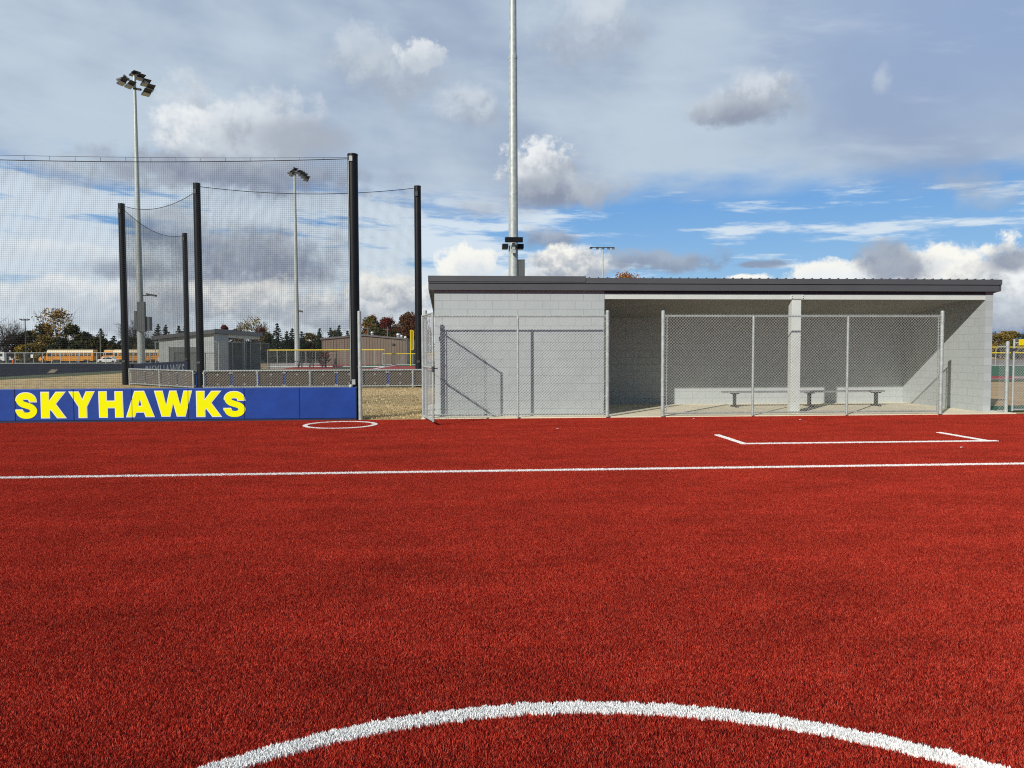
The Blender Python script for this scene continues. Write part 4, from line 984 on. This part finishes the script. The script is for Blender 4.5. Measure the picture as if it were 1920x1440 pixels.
b = MB(); zt_ = t.z; zb_ = at(770, 656, D).z; x = p.x+.03; X2 = p.x+.44
b.path([(x, D, zt_), (X2-.12, D, zt_-.02), (X2, D, zt_-.2), (X2, D, zb_+.2), (X2-.15, D, zb_), (x, D, zb_)], .035, 6)
for k in range(9):
    xx = x+(X2-x)*k/8; b.tube((xx, D, zb_+.05), (xx, D, zt_-.05), .013, .013, 4)
for k in range(24):
    zz = zb_+.1+(zt_-zb_-.2)*k/23; b.tube((x, D, zz), (X2, D, zz), .013, .013, 4)
b.build('wing', M['signy'], rt)
D = 88; p = at(592, 680, D); z = terrain(D); rt = empty('bleachers', (p.x, D, z), 'low dark metal bleachers standing at the edge of the far red turf', 'bleachers')
for k in range(4):
    b = MB(); b.box(p.x-2.2, p.x+2.2, D+k*.6, D+k*.6+.3, z+.35+k*.3, z+.39+k*.3); b.build('seat', M['dsteel'], rt)
for dx in (-2, -.7, .7, 2):
    b = MB(); b.tube((p.x+dx, D, z), (p.x+dx, D, z+.35), .07, .07, 6); b.tube((p.x+dx, D+2, z), (p.x+dx, D+2, z+1.9), .07, .07, 6); b.tube((p.x+dx, D, z+.3), (p.x+dx, D+2, z+1.3), .04, .04, 6); b.tube((p.x+dx, D+.2, z), (p.x+dx, D+2, z+1.2), .03, .03, 6); b.build('frame', M['dsteel'], rt)
b = MB(); b.tube((p.x-2.2, D+2, z+1.9), (p.x+2.2, D+2, z+1.9), .035, .035, 6); b.tube((p.x-2.2, D+2, z+1.5), (p.x+2.2, D+2, z+1.5), .03, .03, 6); each(b, 'guard_rail', M['dsteel'], rt)

# ---------------------------------------------------------------- trees
LM = {
 'spruce': leaf_mat('spruce_needles', (0.012, 0.024, 0.016), (0.022, 0.042, 0.024), (0.04, 0.06, 0.03)),
 'green': leaf_mat('dark_green_leaves', (0.018, 0.028, 0.012), (0.045, 0.055, 0.02), (0.13, 0.10, 0.03)),
 'olive': leaf_mat('olive_leaves', (0.07, 0.058, 0.018), (0.17, 0.13, 0.035), (0.30, 0.20, 0.06)),
 'gold': leaf_mat('golden_leaves', (0.18, 0.10, 0.025), (0.40, 0.23, 0.05), (0.10, 0.10, 0.03)),
 'yellow': leaf_mat('yellow_leaves', (0.20, 0.12, 0.015), (0.34, 0.24, 0.03), (0.12, 0.10, 0.02)),
 'red': leaf_mat('crimson_leaves', (0.10, 0.016, 0.014), (0.22, 0.03, 0.022), (0.15, 0.05, 0.02)),
 'rust': leaf_mat('rust_leaves', (0.06, 0.018, 0.012), (0.13, 0.035, 0.018), (0.10, 0.055, 0.02)),
 'mixed': leaf_mat('green_orange_leaves', (0.05, 0.07, 0.02), (0.16, 0.13, 0.03), (0.30, 0.10, 0.03)),
 'orange': leaf_mat('orange_leaves', (0.25, 0.09, 0.02), (0.42, 0.17, 0.04), (0.16, 0.10, 0.03)),
 'pale': leaf_mat('pale_sparse_leaves', (0.20, 0.18, 0.09), (0.36, 0.32, 0.18), (0.16, 0.07, 0.04)),
}
TR = random.Random(5)
def leafquad(b, c, s, cols, v):
    n = Vector((TR.gauss(0, 1), TR.gauss(0, 1), TR.gauss(0, 1)+.3)).normalized(); u = n.orthogonal().normalized(); w = n.cross(u)
    a = TR.uniform(0, 6.28); u2 = u*math.cos(a)+w*math.sin(a); w2 = n.cross(u2)
    b.add([c-u2*s-w2*s*.6, c+u2*s-w2*s*.5, c+u2*s*.8+w2*s*.6, c-u2*s*.7+w2*s*.7], [(0, 1, 2, 3)]); cols.append(v)
def tree(px, toppy, hwpx, D, kind, label, dens=1.0, low=.15, bare=False, group='trees along the horizon', leafs=None):
    p = at(px, 650, D); z = terrain(D); top = at(px, toppy, D).z; hgt = top-z; hw = hwpx*D/1400*(2.5 if kind == 'spruce' else 1.25); X = p.x
    rt = empty('spruce_tree' if kind == 'spruce' else ('bare_tree' if bare else 'broadleaf_tree'), (X, D, z), label, 'tree', group)
    b = MB(); tw = max(.12, hgt*.02)
    b.tube((X, D, z), (X+TR.uniform(-.2, .2), D, z+hgt*(.9 if kind == 'spruce' else .55)), tw, tw*.25, 7)
    if kind != 'spruce':
        nb = 46 if bare else 16
        for k in range(nb):
            a = TR.uniform(0, 6.28); z1 = z+hgt*TR.uniform(.15, .5); rr = hw*TR.uniform(.5, .98); zz = z+hgt*TR.uniform(.5, .96)
            q0 = Vector((X, D, z1)); q2 = Vector((X+math.cos(a)*rr*(1-.5*((zz-z)/hgt-.5)), D+math.sin(a)*rr, zz)); q1 = q0.lerp(q2, .5)+Vector((0, 0, -hgt*.04))
            b.tube(q0, q1, tw*.5, tw*.3, 4, False); b.tube(q1, q2, tw*.3, tw*.10, 4, False)
            for j in range(12 if bare else 4):
                s0 = q1.lerp(q2, TR.uniform(0, .9)); s1 = s0+Vector((TR.gauss(0, hw*.16), TR.gauss(0, hw*.16), abs(TR.gauss(0, hgt*.08)))); b.tube(s0, s1, tw*.11, tw*.04, 3, False)
                if bare:
                    for _ in range(3): s2 = s1+Vector((TR.gauss(0, hw*.09), TR.gauss(0, hw*.09), abs(TR.gauss(0, hgt*.05)))); b.tube(s0.lerp(s1, .6), s2, tw*.06, tw*.03, 3, False)
    b.build('trunk', M['bark'], rt)
    b = MB(); cols = []; ls = leafs or .16*D/150
    if kind == 'spruce':
        nt_ = int(hgt*2.2)
        for j in range(nt_):
            f = j/nt_; zz = z+hgt*(low+(1-low)*f); rad = hw*(1-f)**.85*TR.uniform(.8, 1.12)+.08
            nb = int(7+16*(1-f))
            for k in range(nb):
                a = TR.uniform(0, 6.28); rl = rad*TR.uniform(.7, 1.08)
                for m_ in range(int(4+6*(1-f))):
                    t = (m_+TR.random())/(4+6*(1-f)); c = Vector((X+math.cos(a)*rl*t, D+math.sin(a)*rl*t, zz-rl*t*.30+TR.gauss(0, .06)))
                    leafquad(b, c, ls*TR.uniform(.6, 1.1), cols, min(1, max(0, TR.gauss(.45, .22))))
    else:
        ncl = int((10 if bare else 34)*dens+6); 
        for k in range(ncl):
            a = TR.uniform(0, 6.28); f = low+(1-low)*TR.random()**.8
            env = math.sin(math.pi*min(1, max(.05, (f-low)/(1-low)*.86+.12)))**.55
            rr = hw*env*math.sqrt(TR.random())*.88; c = Vector((X+math.cos(a)*rr, D+math.sin(a)*rr, z+hgt*(f*.93)))
            cr = min(hw*.34, hgt*.17)*TR.uniform(.55, 1.15); tone = TR.random()
            for j in range(int((26 if bare else 84)*dens)):
                d = Vector((TR.gauss(0, 1), TR.gauss(0, 1), TR.gauss(0, .75))).normalized()*cr*TR.uniform(.35, 1.12)**.8
                q = c+d
                if q.z > z+hgt: continue
                leafquad(b, q, ls*TR.uniform(.5, 1.15), cols, min(1, max(0, TR.gauss(tone, .18))))
    b.build('crown', LM[kind], rt, cols=cols)
    return rt
TL = [
 (-30, 598, 30, 205, 'olive', 'leafy olive tree mostly cut off by the left edge', .6),
 (12, 596, 34, 200, 'olive', 'bare grey branched tree at the left edge above the white vans', .12, .3, True),
 (30, 624, 20, 205, 'rust', 'low russet tree between the bare tree and the old lamp post', 1),
 (58, 620, 18, 212, 'green', 'dark green tree just right of the old lamp post', 1.1),
 (52, 645, 20, 190, 'yellow', 'small bright yellow bush at the foot of the old lamp post', 1.2),
 (82, 606, 18, 207, 'green', 'green crown forming the left shoulder of the tallest golden tree', 1),
 (107, 578, 36, 203, 'gold', 'tallest golden leaved tree standing behind the leftmost school bus', .85, .2),
 (92, 628, 26, 196, 'olive', 'low olive tree in front of the tallest golden tree', 1.1),
 (137, 608, 15, 200, 'green', 'dark green tree right of the tallest golden tree', 1.3),
 (118, 634, 22, 194, 'green', 'low dark green tree right behind the leftmost bus roof', 1.3),
 (162, 622, 17, 200, 'green', 'round dark tree left of the grey utility pole', 1.3),
 (150, 640, 24, 195, 'green', 'low dark hedge like tree behind the leftmost bus tail', 1.3),
 (190, 614, 13, 203, 'spruce', 'broad dark spruce just behind the grey utility pole', 1),
 (181, 632, 20, 197, 'green', 'low dark tree at the foot of the grey utility pole', 1.3),
 (214, 628, 14, 203, 'spruce', 'short dark spruce left of the black corner pole', 1),
 (205, 640, 20, 198, 'green', 'low dark tree in front of the short spruce by the corner pole', 1.3),
 (252, 597, 30, 212, 'olive', 'bare thin branched tree behind the left stadium light pole', .10, .3, True),
 (246, 632, 16, 205, 'green', 'low dark tree directly behind the black corner pole', 1.3),
 (275, 634, 20, 200, 'green', 'low dark tree right of the left stadium light pole', 1.3),
 (297, 606, 11, 198, 'spruce', 'left one of the twin pointed spruces near the far dugout', 1),
 (312, 607, 10, 200, 'spruce', 'right one of the twin pointed spruces near the far dugout', 1),
 (336, 609, 9, 200, 'spruce', 'pointed spruce just above the left roof edge of the far dugout', 1),
 (348, 606, 8, 202, 'spruce', 'pointed spruce beside the farthest black net pole', 1),
 (322, 632, 20, 196, 'green', 'low dark tree behind the left roof corner of the far dugout', 1.3),
 (422, 607, 9, 160, 'red', 'small crimson tree peeking over the far dugout roof', 1.2),
 (475, 593, 31, 175, 'pale', 'wide pale leaved tree rising above the far dugout roof', .8, .2),
 (490, 612, 18, 170, 'rust', 'rust coloured tree at the right of the wide pale tree', .7),
 (445, 615, 14, 178, 'green', 'green tree at the left foot of the wide pale tree', 1),
 (502, 622, 12, 168, 'green', 'dark green tree at the right end of the far dugout roof', 1.3),
 (520, 604, 12, 160, 'spruce', 'tallest pointed spruce just right of the far dugout', 1),
 (538, 619, 7, 160, 'spruce', 'smallest spruce between the tallest spruce and the middle light pole', 1),
 (548, 613, 9, 162, 'spruce', 'spruce just left of the middle stadium light pole', 1),
 (566, 619, 9, 162, 'spruce', 'spruce just right of the middle stadium light pole', 1),
 (512, 636, 16, 172, 'green', 'dark low tree at the right wall of the far dugout', 1.4, 0),
 (556, 634, 20, 175, 'green', 'dark tree filling the gap behind the middle light pole', 1.4, 0),
 (610, 634, 20, 178, 'green', 'dark tree at the left wall of the brown building', 1.4, 0),
 (583, 624, 17, 172, 'olive', 'olive bushy tree between the middle light pole and the brown building', 1.1),
 (572, 640, 22, 165, 'green', 'low dark green tree at the foot of the middle stadium light pole', 1.3),
 (540, 638, 22, 168, 'green', 'low dark tree below the smallest spruce', 1.3),
 (600, 613, 9, 165, 'spruce', 'spruce touching the left end of the brown building', 1),
 (620, 612, 8, 170, 'spruce', 'left spruce above the brown building roof', 1),
 (636, 608, 10, 170, 'spruce', 'taller spruce above the brown building roof left of the near net pole', 1),
 (652, 618, 8, 168, 'spruce', 'small spruce behind the near black net pole', 1),
 (629, 618, 14, 175, 'olive', 'pale green tree between the two spruces above the brown building', .8),
 (694, 589, 19, 165, 'mixed', 'green and orange maple beside the silver gate post', 1.5),
 (724, 592, 19, 166, 'red', 'round crimson maple in the middle above the brown building', 1.6),
 (708, 614, 22, 162, 'green', 'dark tree under the two maples above the brown building', 1.3),
 (742, 612, 14, 162, 'green', 'dark tree between the crimson and the rust maples', 1.3),
 (766, 584, 24, 160, 'rust', 'large dark rust maple behind the yellow foul pole', 1.8, .05),
 (786, 600, 22, 158, 'rust', 'rust tree half hidden by the left corner of the near dugout', 1.5, .05),
 (775, 640, 28, 150, 'green', 'low dark shrub mass behind the foot of the foul pole', 1.5, 0),
 (1172, 506, 30, 120, 'orange', 'orange leaved treetop showing over the near dugout roof', 1.6, .4),
 (1138, 509, 12, 120, 'orange', 'thin reddish treetop beside the distant light pole over the roof', .4, .4),
 (1840, 622, 45, 190, 'olive', 'wide olive tree beyond the right end wall of the near dugout', 1.6, 0),
 (1890, 621, 36, 185, 'olive', 'olive brown tree seen above the right side gate post', 1.6, 0),
 (1935, 624, 34, 180, 'green', 'darker green tree at the right edge above the yellow panel', 1.6, 0),
 (1975, 630, 40, 180, 'green', 'green tree just outside the right edge', 1, 0),
 (610, 658, 12, 92, 'rust', 'scruffy brown shrub beside the dark bleachers', .25, 0),
]
for t in TL: tree(*t[:6], dens=t[6], low=(t[7] if len(t) > 7 else .12), bare=(len(t) > 8 and t[8]))
# small pale scraps lying on the turf
for k, (px, py, lab) in enumerate(((1045, 806, 'small pale scrap lying on the red turf in front of the fence panel'), (1300, 787, 'tiny pale chip on the turf edge below the left bay of the bench fence'), (1500, 789, 'tiny pale chip on the turf edge below the white column'), (1802, 842, 'tiny pale chip on the turf in front of the coach box line'))):
    q = gnd(px, py); b = MB(); b.obox((q.x, q.y, .032), (.03, .018, .008), rz=.5+k, ry=.2); b.obox((q.x+.018, q.y+.006, .034), (.018, .015, .006), rz=1.2+k)
    tag(b.build('scrap', M['white']), lab, 'scrap', 'pale scraps on the turf')
